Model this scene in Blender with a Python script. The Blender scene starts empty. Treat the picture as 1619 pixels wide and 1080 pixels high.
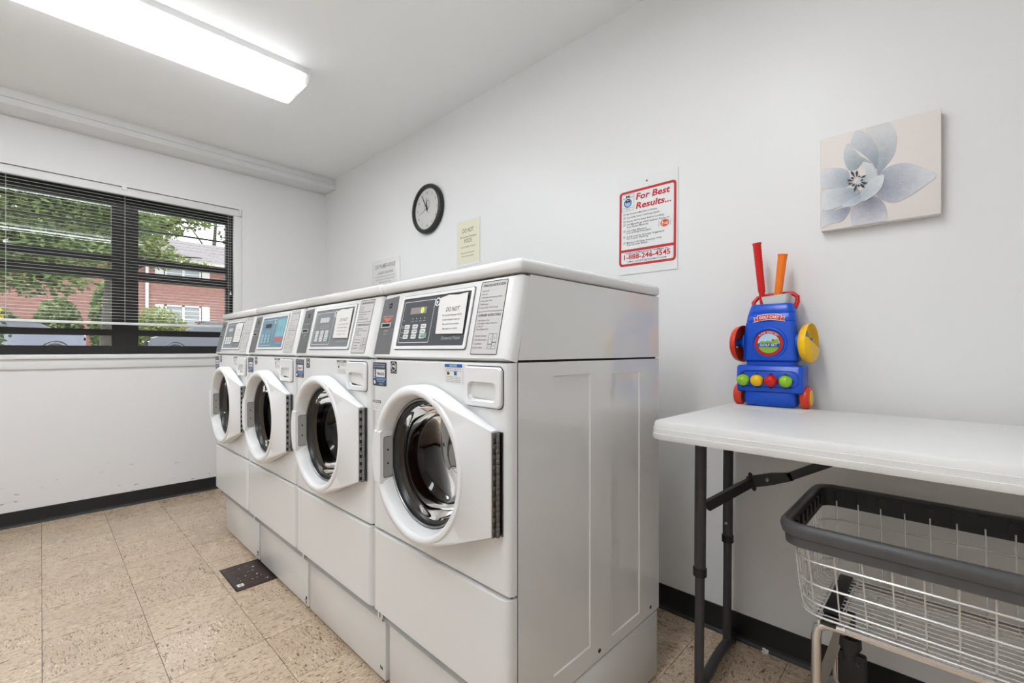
import bpy, bmesh, math, random
from mathutils import Vector, Matrix
random.seed(7)
PI = math.pi
SC = bpy.context.scene
COL = SC.collection

# ------------------------------------------------------------------ camera
cam_d = bpy.data.cameras.new('camera')
cam = bpy.data.objects.new('camera', cam_d); COL.objects.link(cam)
F_PX, W_PX = 711.8, 1619.0
cam_d.sensor_fit = 'HORIZONTAL'; cam_d.sensor_width = 36.0
cam_d.lens = 36.0 * F_PX / W_PX
cam_d.shift_y = 13.0 / W_PX
cam_d.clip_start = 0.02; cam_d.clip_end = 300
CAM = Vector((4.235, -1.867, 1.12))
fwd = Vector((-.6910, .7229, 0)).normalized()
cam.location = CAM
cam.rotation_euler = (PI / 2, 0, math.atan2(-fwd.x, fwd.y))
SC.camera = cam

# ------------------------------------------------------------------ world, sun, exposure
SC.view_settings.view_transform = 'Standard'
SC.view_settings.look = 'None'
SC.view_settings.exposure = 0.0
SC.view_settings.gamma = 1.0
SC.view_settings.use_curve_mapping = False
wd = bpy.data.worlds.new('overcast_sky'); SC.world = wd; wd.use_nodes = True
bg = wd.node_tree.nodes['Background']
bg.inputs[0].default_value = (.93, .97, 1, 1); bg.inputs[1].default_value = 5.2
sun_d = bpy.data.lights.new('sun', 'SUN'); sun_d.energy = 4.0; sun_d.angle = math.radians(8); sun_d.color = (1, .95, .86)
sun = bpy.data.objects.new('sun', sun_d); COL.objects.link(sun)
sun.location = (10, -6, 20)
sun.rotation_euler = Vector((.55, -.45, 1)).to_track_quat('Z', 'Y').to_euler()
LAMP = 19.3          # radiance of the fluorescent diffusers

# ------------------------------------------------------------------ materials
MATS = {}
def new_mat(name):
    m = bpy.data.materials.new(name); m.use_nodes = True
    nt = m.node_tree
    return m, nt, nt.nodes['Principled BSDF']
def rgb(c):
    if isinstance(c, (int, float)): c = (c, c, c)
    return (c[0], c[1], c[2], 1)
def s2l(r, g, b):
    f = lambda v: (v / 255 / 12.92) if v / 255 <= .04045 else ((v / 255 + .055) / 1.055) ** 2.4
    return (f(r), f(g), f(b))
def plain(name, c, rough=.5, metal=0.0, spec=.5, coat=0.0, noise=0.0, nscale=40, bump=0.0, bscale=200, coord='Object'):
    if name in MATS: return MATS[name]
    m, nt, b = new_mat(name)
    b.inputs['Base Color'].default_value = rgb(c); b.inputs['Roughness'].default_value = rough
    b.inputs['Metallic'].default_value = metal; b.inputs['Specular IOR Level'].default_value = spec
    b.inputs['Coat Weight'].default_value = coat; b.inputs['Coat Roughness'].default_value = .08
    if noise or bump:
        tc = nt.nodes.new('ShaderNodeTexCoord')
    if noise:
        n = nt.nodes.new('ShaderNodeTexNoise'); n.inputs['Scale'].default_value = nscale; n.inputs['Detail'].default_value = 5
        nt.links.new(tc.outputs[coord], n.inputs['Vector'])
        mx = nt.nodes.new('ShaderNodeMixRGB'); mx.blend_type = 'MIX'
        c4 = rgb(c)
        mx.inputs[1].default_value = tuple(v * (1 - noise) for v in c4[:3]) + (1,)
        mx.inputs[2].default_value = tuple(min(1, v * (1 + noise)) for v in c4[:3]) + (1,)
        nt.links.new(n.outputs['Fac'], mx.inputs[0]); nt.links.new(mx.outputs[0], b.inputs['Base Color'])
    if bump:
        n2 = nt.nodes.new('ShaderNodeTexNoise'); n2.inputs['Scale'].default_value = bscale; n2.inputs['Detail'].default_value = 4
        nt.links.new(tc.outputs[coord], n2.inputs['Vector'])
        bp = nt.nodes.new('ShaderNodeBump'); bp.inputs['Strength'].default_value = bump; bp.inputs['Distance'].default_value = .002
        nt.links.new(n2.outputs['Fac'], bp.inputs['Height']); nt.links.new(bp.outputs[0], b.inputs['Normal'])
    MATS[name] = m
    return m
def emit(name, c, s):
    if name in MATS: return MATS[name]
    m, nt, b = new_mat(name)
    b.inputs['Base Color'].default_value = rgb(c); b.inputs['Emission Color'].default_value = rgb(c)
    b.inputs['Emission Strength'].default_value = s; b.inputs['Roughness'].default_value = .4
    MATS[name] = m; return m

WALL = plain('wall_paint', s2l(238, 237, 236), .38, spec=.35, noise=.012, nscale=2.0, bump=.12, bscale=45)
CEIL = plain('ceiling_paint', s2l(248, 248, 247), .6, bump=.08, bscale=60)
TRIM = plain('trim_paint', s2l(236, 236, 235), .35, bump=.05, bscale=30)
VINYL = plain('black_vinyl', (.012, .013, .014), .35, noise=.3, nscale=9)
ENAMEL = plain('white_enamel', s2l(232, 232, 231), .22, spec=.5, noise=.01, nscale=3)
ENAMEL_SIDE = plain('glossy_white_enamel', s2l(236, 236, 235), .06, spec=1.0, noise=.015, nscale=3)
WPLASTIC = plain('white_plastic', s2l(236, 236, 236), .3)
DARKGAP = plain('shadow_gap_black', (.01, .01, .01), .8)
GREY_STRIP = plain('grey_reader_panel', s2l(104, 104, 106), .45)
GREY_DARK = plain('dark_grey_panel', s2l(66, 68, 74), .4)
GREY_MID = plain('mid_grey_panel', s2l(122, 125, 128), .4)
BLUE_PANEL = plain('blue_grey_panel', s2l(104, 140, 158), .4)
PLATE = plain('instruction_plate_grey', s2l(205, 202, 200), .45)
INK = plain('black_ink', s2l(38, 38, 40), .6)
INKGREY = plain('grey_ink', s2l(120, 120, 122), .6)
WHITEINK = plain('white_ink', s2l(235, 235, 235), .5)
REDINK = plain('red_ink', s2l(196, 40, 40), .5)
ORANGEINK = plain('orange_ink', s2l(238, 105, 75), .5)
BLUEINK = plain('blue_ink', s2l(28, 60, 120), .5)
NAVYINK = plain('navy_sticker', s2l(44, 56, 84), .4)
SKYINK = plain('light_blue_ink', s2l(90, 140, 205), .5)
PAPER = plain('white_paper', s2l(233, 231, 228), .7, noise=.02, nscale=12)
SLEEVE = plain('clear_sleeve_paper', s2l(238, 238, 237), .25, noise=.03, nscale=14)
YPAPER = plain('yellow_paper', s2l(234, 229, 204), .4, noise=.03, nscale=10)
BLACKPL = plain('black_plastic', (.015, .015, .016), .4)
CHROME = plain('chrome', (.80, .80, .80), .13, metal=1.0)
WIRE = plain('plated_wire', (.9, .9, .89), .25, metal=.45)
STEEL = plain('dull_steel', (.33, .33, .33), .4, metal=1.0)
HINGE = plain('hinge_steel', (.22, .21, .2), .38, metal=1.0)
DARKSTEEL = plain('dark_steel', (.05, .05, .05), .45, metal=.4)
LEGPAINT = plain('grey_leg_paint', s2l(66, 64, 66), .42, noise=.06, nscale=30)
TABLETOP = plain('table_plastic', s2l(235, 234, 232), .4, noise=.015, nscale=30, bump=.25, bscale=500)
RUBBER = plain('grey_rubber', s2l(90, 90, 92), .4, noise=.18, nscale=25, bump=.1, bscale=60)
RUBBER_IN = plain('black_rubber', (.02, .02, .02), .55, noise=.2, nscale=30)
TOYBLUE = plain('toy_blue_plastic', s2l(8, 82, 205), .28)
TOYRED = plain('toy_red_plastic', s2l(214, 22, 20), .3)
TOYORED = plain('toy_orange_red_plastic', s2l(226, 62, 34), .3)
TOYYEL = plain('toy_yellow_plastic', s2l(252, 200, 20), .3)
TOYORG = plain('toy_orange_plastic', s2l(255, 128, 12), .35)
TOYGREEN = plain('toy_green_plastic', s2l(150, 205, 40), .25)
FRAMEBLK = plain('black_aluminium', (.012, .011, .010), .42)
GASKET = plain('black_gasket', (.02, .02, .021), .3)

# ------------------------------------------------------------------ mesh helpers
class MB:
    """Collects geometry for ONE mesh object."""
    def __init__(s): s.v = []; s.f = []; s.sm = []
    def add(s, vs, fs, smooth=False):
        o = len(s.v); s.v += [tuple(v) for v in vs]
        for f in fs: s.f.append([i + o for i in f]); s.sm.append(smooth)
        return s
    def box(s, x0, x1, y0, y1, z0, z1):
        v = [(x, y, z) for z in (z0, z1) for y in (y0, y1) for x in (x0, x1)]
        return s.add(v, [(0, 2, 3, 1), (4, 5, 7, 6), (0, 1, 5, 4), (2, 6, 7, 3), (0, 4, 6, 2), (1, 3, 7, 5)])
    def rbox(s, x0, x1, y0, y1, z0, z1, r=.005, seg=2, smooth=True):
        bm = bmesh.new()
        bmesh.ops.create_cube(bm, size=1)
        for v in bm.verts:
            v.co = Vector(((x0 + x1) / 2 + v.co.x * (x1 - x0), (y0 + y1) / 2 + v.co.y * (y1 - y0), (z0 + z1) / 2 + v.co.z * (z1 - z0)))
        bmesh.ops.bevel(bm, geom=list(bm.edges), offset=r, segments=seg, affect='EDGES', profile=.5)
        return s.bm(bm, smooth)
    def bm(s, bm, smooth=False):
        bm.verts.index_update()
        s.add([v.co.copy() for v in bm.verts], [[v.index for v in f.verts] for f in bm.faces], smooth)
        bm.free(); return s
    def loops(s, loops, close=True, cap0=False, cap1=False, smooth=True):
        n = len(loops[0]); o = len(s.v)
        for l in loops: s.v += [tuple(p) for p in l]
        m = n if close else n - 1
        for k in range(len(loops) - 1):
            for i in range(m):
                j = (i + 1) % n
                s.f.append([o + k * n + i, o + k * n + j, o + (k + 1) * n + j, o + (k + 1) * n + i]); s.sm.append(smooth)
        if cap0: s.f.append([o + i for i in range(n)][::-1]); s.sm.append(False)
        if cap1: s.f.append([o + (len(loops) - 1) * n + i for i in range(n)]); s.sm.append(False)
        return s
    def tube(s, pts, r, n=8, closed=False, caps=True):
        pts = [Vector(p) for p in pts]; L = len(pts); rings = []
        up = None
        for i, p in enumerate(pts):
            if closed: t = (pts[(i + 1) % L] - pts[i - 1])
            else: t = pts[min(i + 1, L - 1)] - pts[max(i - 1, 0)]
            t.normalize()
            if up is None:
                up = Vector((0, 0, 1)) if abs(t.z) < .9 else Vector((1, 0, 0))
            a = t.cross(up).normalized(); b = a.cross(t).normalized(); up = b
            rr = r[i] if isinstance(r, (list, tuple)) else r
            rings.append([p + (a * math.cos(2 * PI * k / n) + b * math.sin(2 * PI * k / n)) * rr for k in range(n)])
        if closed: rings.append(rings[0])
        return s.loops(rings, True, caps and not closed, caps and not closed)
    def lathe(s, prof, n=32, origin=(0, 0, 0), axis=(0, 0, 1), smooth=True, cap0=False, cap1=False):
        ax = Vector(axis).normalized(); a = ax.orthogonal().normalized(); b = ax.cross(a); o = Vector(origin)
        rings = [[o + ax * h + (a * math.cos(2 * PI * k / n) + b * math.sin(2 * PI * k / n)) * r for k in range(n)] for r, h in prof]
        return s.loops(rings, True, cap0, cap1, smooth)
    def prism(s, poly, fr, n0, n1, smooth=False):
        """poly in (u,v) of frame fr extruded from n0 to n1."""
        return s.loops([[fr(u, v, n0) for u, v in poly], [fr(u, v, n1) for u, v in poly]], True, True, True, smooth)
    def flat(s, poly, fr, n=0.0):
        return s.add([fr(u, v, n) for u, v in poly], [list(range(len(poly)))])
    def build(s, name, mat, parent=None, label=None):
        me = bpy.data.meshes.new(name)
        me.from_pydata(s.v, [], s.f)
        me.polygons.foreach_set('use_smooth', s.sm)
        bmf = bmesh.new(); bmf.from_mesh(me)
        bmesh.ops.recalc_face_normals(bmf, faces=bmf.faces); bmf.to_mesh(me); bmf.free()
        me.update()
        o = bpy.data.objects.new(name, me); COL.objects.link(o)
        if mat is not None: me.materials.append(mat)
        if parent is not None: o.parent = parent
        if label: o['label'] = label
        if any(s.sm):
            try: me.set_sharp_from_angle(angle=math.radians(42))
            except Exception: pass
        return o

class Frame:
    """origin + axes: (u, v, n) -> point"""
    def __init__(s, o, U, V):
        s.o = Vector(o); s.U = Vector(U).normalized(); s.V = Vector(V).normalized(); s.N = s.U.cross(s.V)
    def __call__(s, u, v, n=0.0): return s.o + s.U * u + s.V * v + s.N * n

def rrect(u0, u1, v0, v1, r, n=4):
    out = []
    for cx, cy, a0 in ((u1 - r, v1 - r, 0), (u0 + r, v1 - r, 90), (u0 + r, v0 + r, 180), (u1 - r, v0 + r, 270)):
        for k in range(n + 1):
            a = math.radians(a0 + 90 * k / n); out.append((cx + r * math.cos(a), cy + r * math.sin(a)))
    return out
def circ(u, v, r, n=28, ry=None): return [(u + r * math.cos(2 * PI * k / n), v + (ry or r) * math.sin(2 * PI * k / n)) for k in range(n)]
def border(mb, outer, inner, fr, n):
    o = len(mb.v); m = len(outer)
    mb.v += [tuple(fr(u, v, n)) for u, v in outer] + [tuple(fr(u, v, n)) for u, v in inner]
    for i in range(m):
        j = (i + 1) % m; mb.f.append([o + i, o + j, o + m + j, o + m + i]); mb.sm.append(False)

_TXT = {}
def text2d(s, bold=0.0, res=2):
    key = (s, bold)
    if key in _TXT: return _TXT[key]
    cu = bpy.data.curves.new('lettering_curve', 'FONT'); cu.body = s; cu.size = 1.0; cu.resolution_u = res; cu.offset = bold
    ob = bpy.data.objects.new('lettering_tmp', cu)
    me = ob.to_mesh()
    vs = [(v.co.x, v.co.y) for v in me.vertices]; fs = [list(p.vertices) for p in me.polygons]
    ob.to_mesh_clear(); bpy.data.objects.remove(ob); bpy.data.curves.remove(cu)
    _TXT[key] = (vs, fs); return _TXT[key]
def text(mb, s, fr, u, v, h, n=.0006, width=None, align='L', bold=0.0, slant=0.0, bend=None):
    """h = cap height; baseline at (u,v)."""
    vs, fs = text2d(s, bold)
    if not vs: return
    k = h / .72
    x0 = min(p[0] for p in vs); x1 = max(p[0] for p in vs)
    kx = k if width is None else width / (x1 - x0)
    w = (x1 - x0) * kx
    off = {'L': 0, 'C': -w / 2, 'R': -w}[align]
    pts = []
    for x, y in vs:
        uu = (x - x0) * kx + off + slant * y * k; vv = y * k
        if bend:   # radius: wrap on arc, centre below baseline
            a = uu / bend; uu = (bend + vv) * math.sin(a); vv = (bend + vv) * math.cos(a) - bend
        pts.append(fr(u + uu, v + vv, n))
    mb.add(pts, fs)

def thing(name, label, cat, loc=(0, 0, 0), rz=0, group=None):
    o = bpy.data.objects.new(name, None); COL.objects.link(o)
    o.empty_display_size = .05
    o.location = loc; o.rotation_euler = (0, 0, rz); o['label'] = label; o['category'] = cat
    if group: o['group'] = group
    return o
def tag(o, label, cat, group=None, kind=None):
    o['label'] = label; o['category'] = cat
    if group: o['group'] = group
    if kind: o['kind'] = kind
    return o
def struct(o): o['kind'] = 'structure'; return o

# ================================================================== ROOM SHELL
CZ = 2.685; X1 = 5.35; Y0 = -3.55
WT = .22
struct(MB().box(-.3, X1 + .2, Y0 - .2, .2, -.12, -.004).build('floor', plain('floor_adhesive', s2l(60, 48, 38), .8)))
floor = bpy.data.objects['floor']
# --- tiles: each one an object; the fleck runs with or across the room in a chequer
def tile_mat():
    m, nt, b = new_mat('speckled_vinyl_tile')
    N = nt.nodes; L = nt.links
    tc = N.new('ShaderNodeTexCoord'); oi = N.new('ShaderNodeObjectInfo')
    add = N.new('ShaderNodeVectorMath'); add.operation = 'MULTIPLY_ADD'
    comb = N.new('ShaderNodeCombineXYZ'); L.new(oi.outputs['Random'], comb.inputs[0]); L.new(oi.outputs['Random'], comb.inputs[1])
    comb.inputs[2].default_value = .3
    L.new(comb.outputs[0], add.inputs[0]); add.inputs[1].default_value = (17, 23, 3); L.new(tc.outputs['Object'], add.inputs[2])
    mp = N.new('ShaderNodeMapping'); mp.inputs['Scale'].default_value = (1, 2.6, 1); L.new(add.outputs[0], mp.inputs['Vector'])
    def noise(sc, det, src):
        n = N.new('ShaderNodeTexNoise'); n.inputs['Scale'].default_value = sc; n.inputs['Detail'].default_value = det; L.new(src, n.inputs['Vector']); return n
    def ramp(fac, stops):
        r = N.new('ShaderNodeValToRGB'); e = r.color_ramp.elements
        while len(e) < len(stops): e.new(.5)
        for i, (p, c) in enumerate(stops): e[i].position = p; e[i].color = rgb(c)
        L.new(fac, r.inputs[0]); return r
    base = ramp(noise(7, 5, add.outputs[0]).outputs['Fac'], [(.3, s2l(200, 178, 153)), (.7, s2l(209, 188, 163))])
    dark = ramp(noise(44, 3, mp.outputs[0]).outputs['Fac'], [(.33, 1), (.38, 0)])
    lite = ramp(noise(40, 3, mp.outputs[0]).outputs['Fac'], [(.61, 0), (.66, 1)])
    med = ramp(noise(75, 2, mp.outputs[0]).outputs['Fac'], [(.37, 1), (.43, 0)])
    def mix(fac, a, col, k):
        mul = N.new('ShaderNodeMath'); mul.operation = 'MULTIPLY'; mul.inputs[1].default_value = k; L.new(fac, mul.inputs[0])
        x = N.new('ShaderNodeMixRGB'); L.new(mul.outputs[0], x.inputs[0]); L.new(a, x.inputs[1]); x.inputs[2].default_value = rgb(col); return x.outputs[0]
    c = mix(med.outputs[0], base.outputs[0], s2l(150, 116, 86), .75)
    c = mix(lite.outputs[0], c, s2l(238, 224, 204), .7)
    c = mix(dark.outputs[0], c, s2l(92, 62, 42), .85)
    hv = N.new('ShaderNodeHueSaturation'); mr = N.new('ShaderNodeMapRange')
    mr.inputs['To Min'].default_value = .93; mr.inputs['To Max'].default_value = 1.05
    L.new(oi.outputs['Random'], mr.inputs['Value']); L.new(mr.outputs[0], hv.inputs['Value']); L.new(c, hv.inputs['Color'])
    L.new(hv.outputs[0], b.inputs['Base Color'])
    rr = ramp(noise(5, 4, add.outputs[0]).outputs['Fac'], [(.3, .22), (.7, .33)])
    L.new(rr.outputs[0], b.inputs['Roughness'])
    b.inputs['Specular IOR Level'].default_value = .6
    bp = N.new('ShaderNodeBump'); bp.inputs['Strength'].default_value = .12; bp.inputs['Distance'].default_value = .001
    L.new(noise(90, 3, mp.outputs[0]).outputs['Fac'], bp.inputs['Height']); L.new(bp.outputs[0], b.inputs['Normal'])
    return m
TILE = .2985; TX0, TY0 = 2.045, -1.566
g = .0009
tb = MB().box(-TILE / 2 + g, TILE / 2 - g, -TILE / 2 + g, TILE / 2 - g, -.004, 0)
t0 = tb.build('tile', tile_mat(), floor)
tmesh = t0.data; first = True
i0 = math.floor((0 - TX0) / TILE); i1 = math.ceil((X1 - TX0) / TILE)
j0 = math.floor((Y0 - TY0) / TILE); j1 = math.ceil((0 - TY0) / TILE)
for i in range(i0, i1):
    for j in range(j0, j1):
        o = t0 if first else t0.copy()
        if not first: COL.objects.link(o)
        first = False
        o.parent = floor
        o.location = (TX0 + (i + .5) * TILE, TY0 + (j + .5) * TILE, 0)
        o.rotation_euler = (0, 0, ((i + j) % 2) * PI / 2)

# --- walls
WY0, WY1, WZ0, WZ1 = -3.2, -.705, 1.085, 2.288       # window opening
def wall_scuff_mat():
    m, nt, b = new_mat('window_wall_paint'); N = nt.nodes; L = nt.links
    b.inputs['Roughness'].default_value = .4; b.inputs['Specular IOR Level'].default_value = .35
    tc = N.new('ShaderNodeTexCoord'); mp = N.new('ShaderNodeMapping'); L.new(tc.outputs['Object'], mp.inputs[0])
    mp.inputs['Rotation'].default_value = (.25, 0, 0); mp.inputs['Scale'].default_value = (1, 3, 11)
    n = N.new('ShaderNodeTexNoise'); n.inputs['Scale'].default_value = 3.1; n.inputs['Detail'].default_value = 6; L.new(mp.outputs[0], n.inputs['Vector'])
    r = N.new('ShaderNodeValToRGB'); r.color_ramp.elements[0].position = .655; r.color_ramp.elements[1].position = .69
    L.new(n.outputs['Fac'], r.inputs[0])
    sx = N.new('ShaderNodeSeparateXYZ'); L.new(tc.outputs['Object'], sx.inputs[0])
    mr = N.new('ShaderNodeMapRange'); mr.inputs['From Min'].default_value = .1; mr.inputs['From Max'].default_value = .34
    mr.inputs['To Min'].default_value = 1; mr.inputs['To Max'].default_value = 0; L.new(sx.outputs[2], mr.inputs['Value'])
    mu = N.new('ShaderNodeMath'); mu.operation = 'MULTIPLY'; L.new(r.outputs[0], mu.inputs[0]); L.new(mr.outputs[0], mu.inputs[1])
    mx = N.new('ShaderNodeMixRGB'); mx.inputs[1].default_value = rgb(s2l(240, 239, 239)); mx.inputs[2].default_value = rgb(s2l(120, 118, 118))
    L.new(mu.outputs[0], mx.inputs[0]); L.new(mx.outputs[0], b.inputs['Base Color'])
    n2 = N.new('ShaderNodeTexNoise'); n2.inputs['Scale'].default_value = 35; L.new(tc.outputs['Object'], n2.inputs['Vector'])
    bp = N.new('ShaderNodeBump'); bp.inputs['Strength'].default_value = .1; bp.inputs['Distance'].default_value = .002
    L.new(n2.outputs['Fac'], bp.inputs['Height']); L.new(bp.outputs[0], b.inputs['Normal'])
    return m
w = MB()
w.box(-WT, 0, Y0 - .2, WY0, -.004, CZ); w.box(-WT, 0, WY1, .2, -.004, CZ)
w.box(-WT, 0, WY0, WY1, -.004, WZ0); w.box(-WT, 0, WY0, WY1, WZ1, CZ)
struct(w.build('wall_window', wall_scuff_mat()))
struct(MB().box(0, X1 + .2, 0, .2, -.004, CZ).build('wall_right', WALL))
struct(MB().box(X1, X1 + .2, Y0 - .2, 0, -.004, CZ).build('wall_rear', WALL))
struct(MB().box(0, X1, Y0 - .2, Y0, -.004, CZ).build('wall_left', WALL))
struct(MB().box(-WT, X1 + .2, Y0 - .2, .2, CZ, CZ + .15).build('ceiling', CEIL))
# --- baseboards with a cove toe
def base_x(name, x0, x1, y, s, h):
    prof = [(0, h), (.004, h - .002), (.0045, .02), (.007, .011), (.014, .004), (.0155, 0), (0, 0)]
    mb = MB(); L = [[(xx, y + s * a, b) for a, b in prof] for xx in (x0, x1)]
    mb.loops(L, True, True, True, False); return struct(mb.build(name, VINYL))
def base_y(name, y0, y1, x, s, h):
    prof = [(0, h), (.004, h - .002), (.0045, .02), (.007, .011), (.014, .004), (.0155, 0), (0, 0)]
    mb = MB(); L = [[(x + s * a, yy, b) for a, b in prof] for yy in (y0, y1)]
    mb.loops(L, True, True, True, False); return struct(mb.build(name, VINYL))
base_y('baseboard_window', Y0, 0, 0, 1, .098)
base_x('baseboard_right', .016, X1, 0, -1, .103)
base_y('baseboard_rear', Y0, -.016, X1, -1, .1)
base_x('baseboard_left', .016, X1 - .016, Y0, 1, .1)
# --- boxed pipe chase under the ceiling along the window wall
mb = MB()
mb.rbox(0, .205, Y0, -.001, 2.588, 2.628, .003)
mb.rbox(0, .199, Y0, -.001, 2.631, 2.668, .002)
mb.box(0, .19, Y0, -.001, 2.60, 2.685)
struct(mb.build('trim_1', TRIM))
# --- window sill and apron
struct(MB().rbox(-.2, .03, WY0 - .06, WY1 + .05, 1.058, 1.088, .006).build('trim_2', TRIM))
mb = MB(); mb.rbox(-.001, .014, WY0 - .05, WY1 + .04, .994, 1.058, .003); struct(mb.build('trim_3', TRIM))

struct(MB().rbox(-.028, .004, -.766, WY1 - .001, 1.088, 2.226, .003).build('trim_4', TRIM))
# ================================================================== WINDOW
def glass_mat(name='window_glass', tint=(1, 1, 1), refl=.9):
    m = bpy.data.materials.new(name); m.use_nodes = True; nt = m.node_tree; N = nt.nodes; L = nt.links
    N.remove(N['Principled BSDF']); out = N['Material Output']
    tr = N.new('ShaderNodeBsdfTransparent'); tr.inputs[0].default_value = rgb(tint)
    gl = N.new('ShaderNodeBsdfGlossy'); gl.inputs['Roughness'].default_value = .01
    fr = N.new('ShaderNodeFresnel'); fr.inputs[0].default_value = 1.5
    mu = N.new('ShaderNodeMath'); mu.operation = 'MULTIPLY'; mu.inputs[1].default_value = refl; L.new(fr.outputs[0], mu.inputs[0])
    mx = N.new('ShaderNodeMixShader'); L.new(mu.outputs[0], mx.inputs[0]); L.new(tr.outputs[0], mx.inputs[1]); L.new(gl.outputs[0], mx.inputs[2])
    L.new(mx.outputs[0], out.inputs[0]); return m
GLASS = glass_mat()
XF0, XF1 = -.205, -.155
win = MB()
win.box(XF0, XF1, WY0, WY1, 1.088, 1.149)            # bottom member
win.box(XF0, XF1, WY0, WY1, 2.182, WZ1)              # head
win.box(XF0, XF1, -.782, WY1, 1.149, 2.182)          # right stile
for a, b in ((-1.51, -1.359), (-2.47, -2.32)): win.box(XF0, XF1, a, b, 1.149, 2.182)
win.box(XF0, XF1, WY0, WY0 + .07, 1.149, 2.182)
wino = struct(win.build('window_1', FRAMEBLK))
for a, b in ((-1.359, -.782), (-2.32, -1.51), (WY0 + .07, -2.47)):
    MB().box(XF0 - .001, XF1 + .004, a, b, 1.223, 1.268).build('sash_bottom_rail', FRAMEBLK, wino)
    MB().box(XF0, XF1 + .012, a, b, 1.639, 1.705).build('lower_sash_rail', FRAMEBLK, wino)
    MB().box(XF0, XF1 - .01, a, b, 1.762, 1.816).build('upper_sash_rail', FRAMEBLK, wino)
    MB().box(XF0, XF1 - .03, a, b, 2.030, 2.040).build('glazing_bar', FRAMEBLK, wino)
    for z0, z1 in ((1.149, 1.223), (1.268, 1.639), (1.705, 1.762), (1.816, 2.030), (2.040, 2.182)):
        MB().box(-.184, -.181, a, b, z0, z1).build('pane', GLASS, wino)
    MB().box(XF1, XF1 + .01, (a + b) / 2 - .03, (a + b) / 2 + .03, 1.232, 1.25).build('sash_lift', FRAMEBLK, wino)

# ------------------------------------------------ venetian blind
SLAT = plain('blind_slat_white', s2l(226, 226, 224), .45)
bl = thing('venetian_blind', 'white aluminium venetian blind with open slats across the black window', 'blind', (-.016, 0, 0))
BY0, BY1 = WY0 + .02, -.716; SY1 = -.752
MB().rbox(-.016, .018, BY0, BY1 - .006, 2.228, 2.281, .003).build('head_rail', TRIM, bl)
MB().rbox(-.02, .024, BY1 - .012, BY1 + .006, 2.232, 2.286, .003).build('end_bracket', WPLASTIC, bl)
MB().rbox(.014, .024, -1.47, -1.44, 2.262, 2.288, .002).build('valance_clip', WPLASTIC, bl)
sl = MB()
prof = [(-.0125, -.0003), (-.006, .0003), (0, .0005), (.006, .0003), (.0125, -.0003)]
sl.loops([[(a, yy, b) for a, b in prof] + [(a, yy, b - .0005) for a, b in prof[::-1]] for yy in (BY0, SY1)], True, True, True, True)
s0 = sl.build('slat', SLAT, bl)
NS = 40; first = True
for k in range(NS):
    o = s0 if first else s0.copy()
    if not first: COL.objects.link(o); o.parent = bl
    first = False
    o.location = (0, 0, 2.206 - k * .0222)
    o.rotation_euler = (0, math.radians(8 + random.uniform(-2, 2)), random.uniform(-.0004, .0004))
lcd = MB(); lcd.tube([(.02, -.79, 2.24), (.02, -.79, 1.60)], .0008, 5); lcd.build('lift_cord', SLAT, bl)
MB().lathe([(.001, .03), (.004, .024), (.0075, .0)], 10, (.02, -.79, 1.57), (0, 0, 1), True, True, False).build('cord_tassel', WPLASTIC, bl)
MB().rbox(-.013, .013, BY0, SY1, 1.298, 1.316, .004).build('bottom_rail', TRIM, bl)
for yy in (-.8, -1.45, -2.02, -2.7):
    c = MB(); c.tube([(.012, yy, 2.23), (.012, yy, 1.31)], .0007, 5); c.tube([(-.012, yy, 2.23), (-.012, yy, 1.31)], .0007, 5)
    c.build('ladder_cord', SLAT, bl)

# ================================================================== CEILING LIGHTS
def diffuser_mat():
    m, nt, b = new_mat('lit_prismatic_diffuser'); N = nt.nodes; L = nt.links
    b.inputs['Base Color'].default_value = rgb(s2l(245, 240, 232)); b.inputs['Roughness'].default_value = .3
    tc = N.new('ShaderNodeTexCoord'); sx = N.new('ShaderNodeSeparateXYZ'); L.new(tc.outputs['Object'], sx.inputs[0])
    ab = N.new('ShaderNodeMath'); ab.operation = 'ABSOLUTE'; L.new(sx.outputs[0], ab.inputs[0])
    r = N.new('ShaderNodeValToRGB'); e = r.color_ramp.elements        # two tubes at |x| = .07
    mr = N.new('ShaderNodeMapRange'); mr.inputs['From Max'].default_value = .16; L.new(ab.outputs[0], mr.inputs['Value']); L.new(mr.outputs[0], r.inputs[0])
    e[0].position = 0; e[0].color = (.45, .45, .45, 1); e[1].position = 1; e[1].color = (.22, .22, .22, 1)
    for p, c in ((.2, .6), (.42, 1.0), (.62, .9), (.8, .62), (.87, .4)):
        q = e.new(p); q.color = (c, c, c, 1)
    ay = N.new('ShaderNodeMath'); ay.operation = 'ABSOLUTE'; L.new(sx.outputs[1], ay.inputs[0])
    my = N.new('ShaderNodeMapRange'); my.inputs['From Min'].default_value = HL - .10; my.inputs['From Max'].default_value = HL - .02
    my.inputs['To Min'].default_value = 1; my.inputs['To Max'].default_value = .045; L.new(ay.outputs[0], my.inputs['Value'])
    mu = N.new('ShaderNodeMath'); mu.operation = 'MULTIPLY'; L.new(r.outputs[0], mu.inputs[0]); L.new(my.outputs[0], mu.inputs[1])
    st = N.new('ShaderNodeMath'); st.operation = 'MULTIPLY'; st.inputs[1].default_value = LAMP; L.new(mu.outputs[0], st.inputs[0])
    b.inputs['Emission Color'].default_value = (.912, .955, 1, 1); L.new(st.outputs[0], b.inputs['Emission Strength'])
    return m
HL = 1.22
DIFF = None
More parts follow.
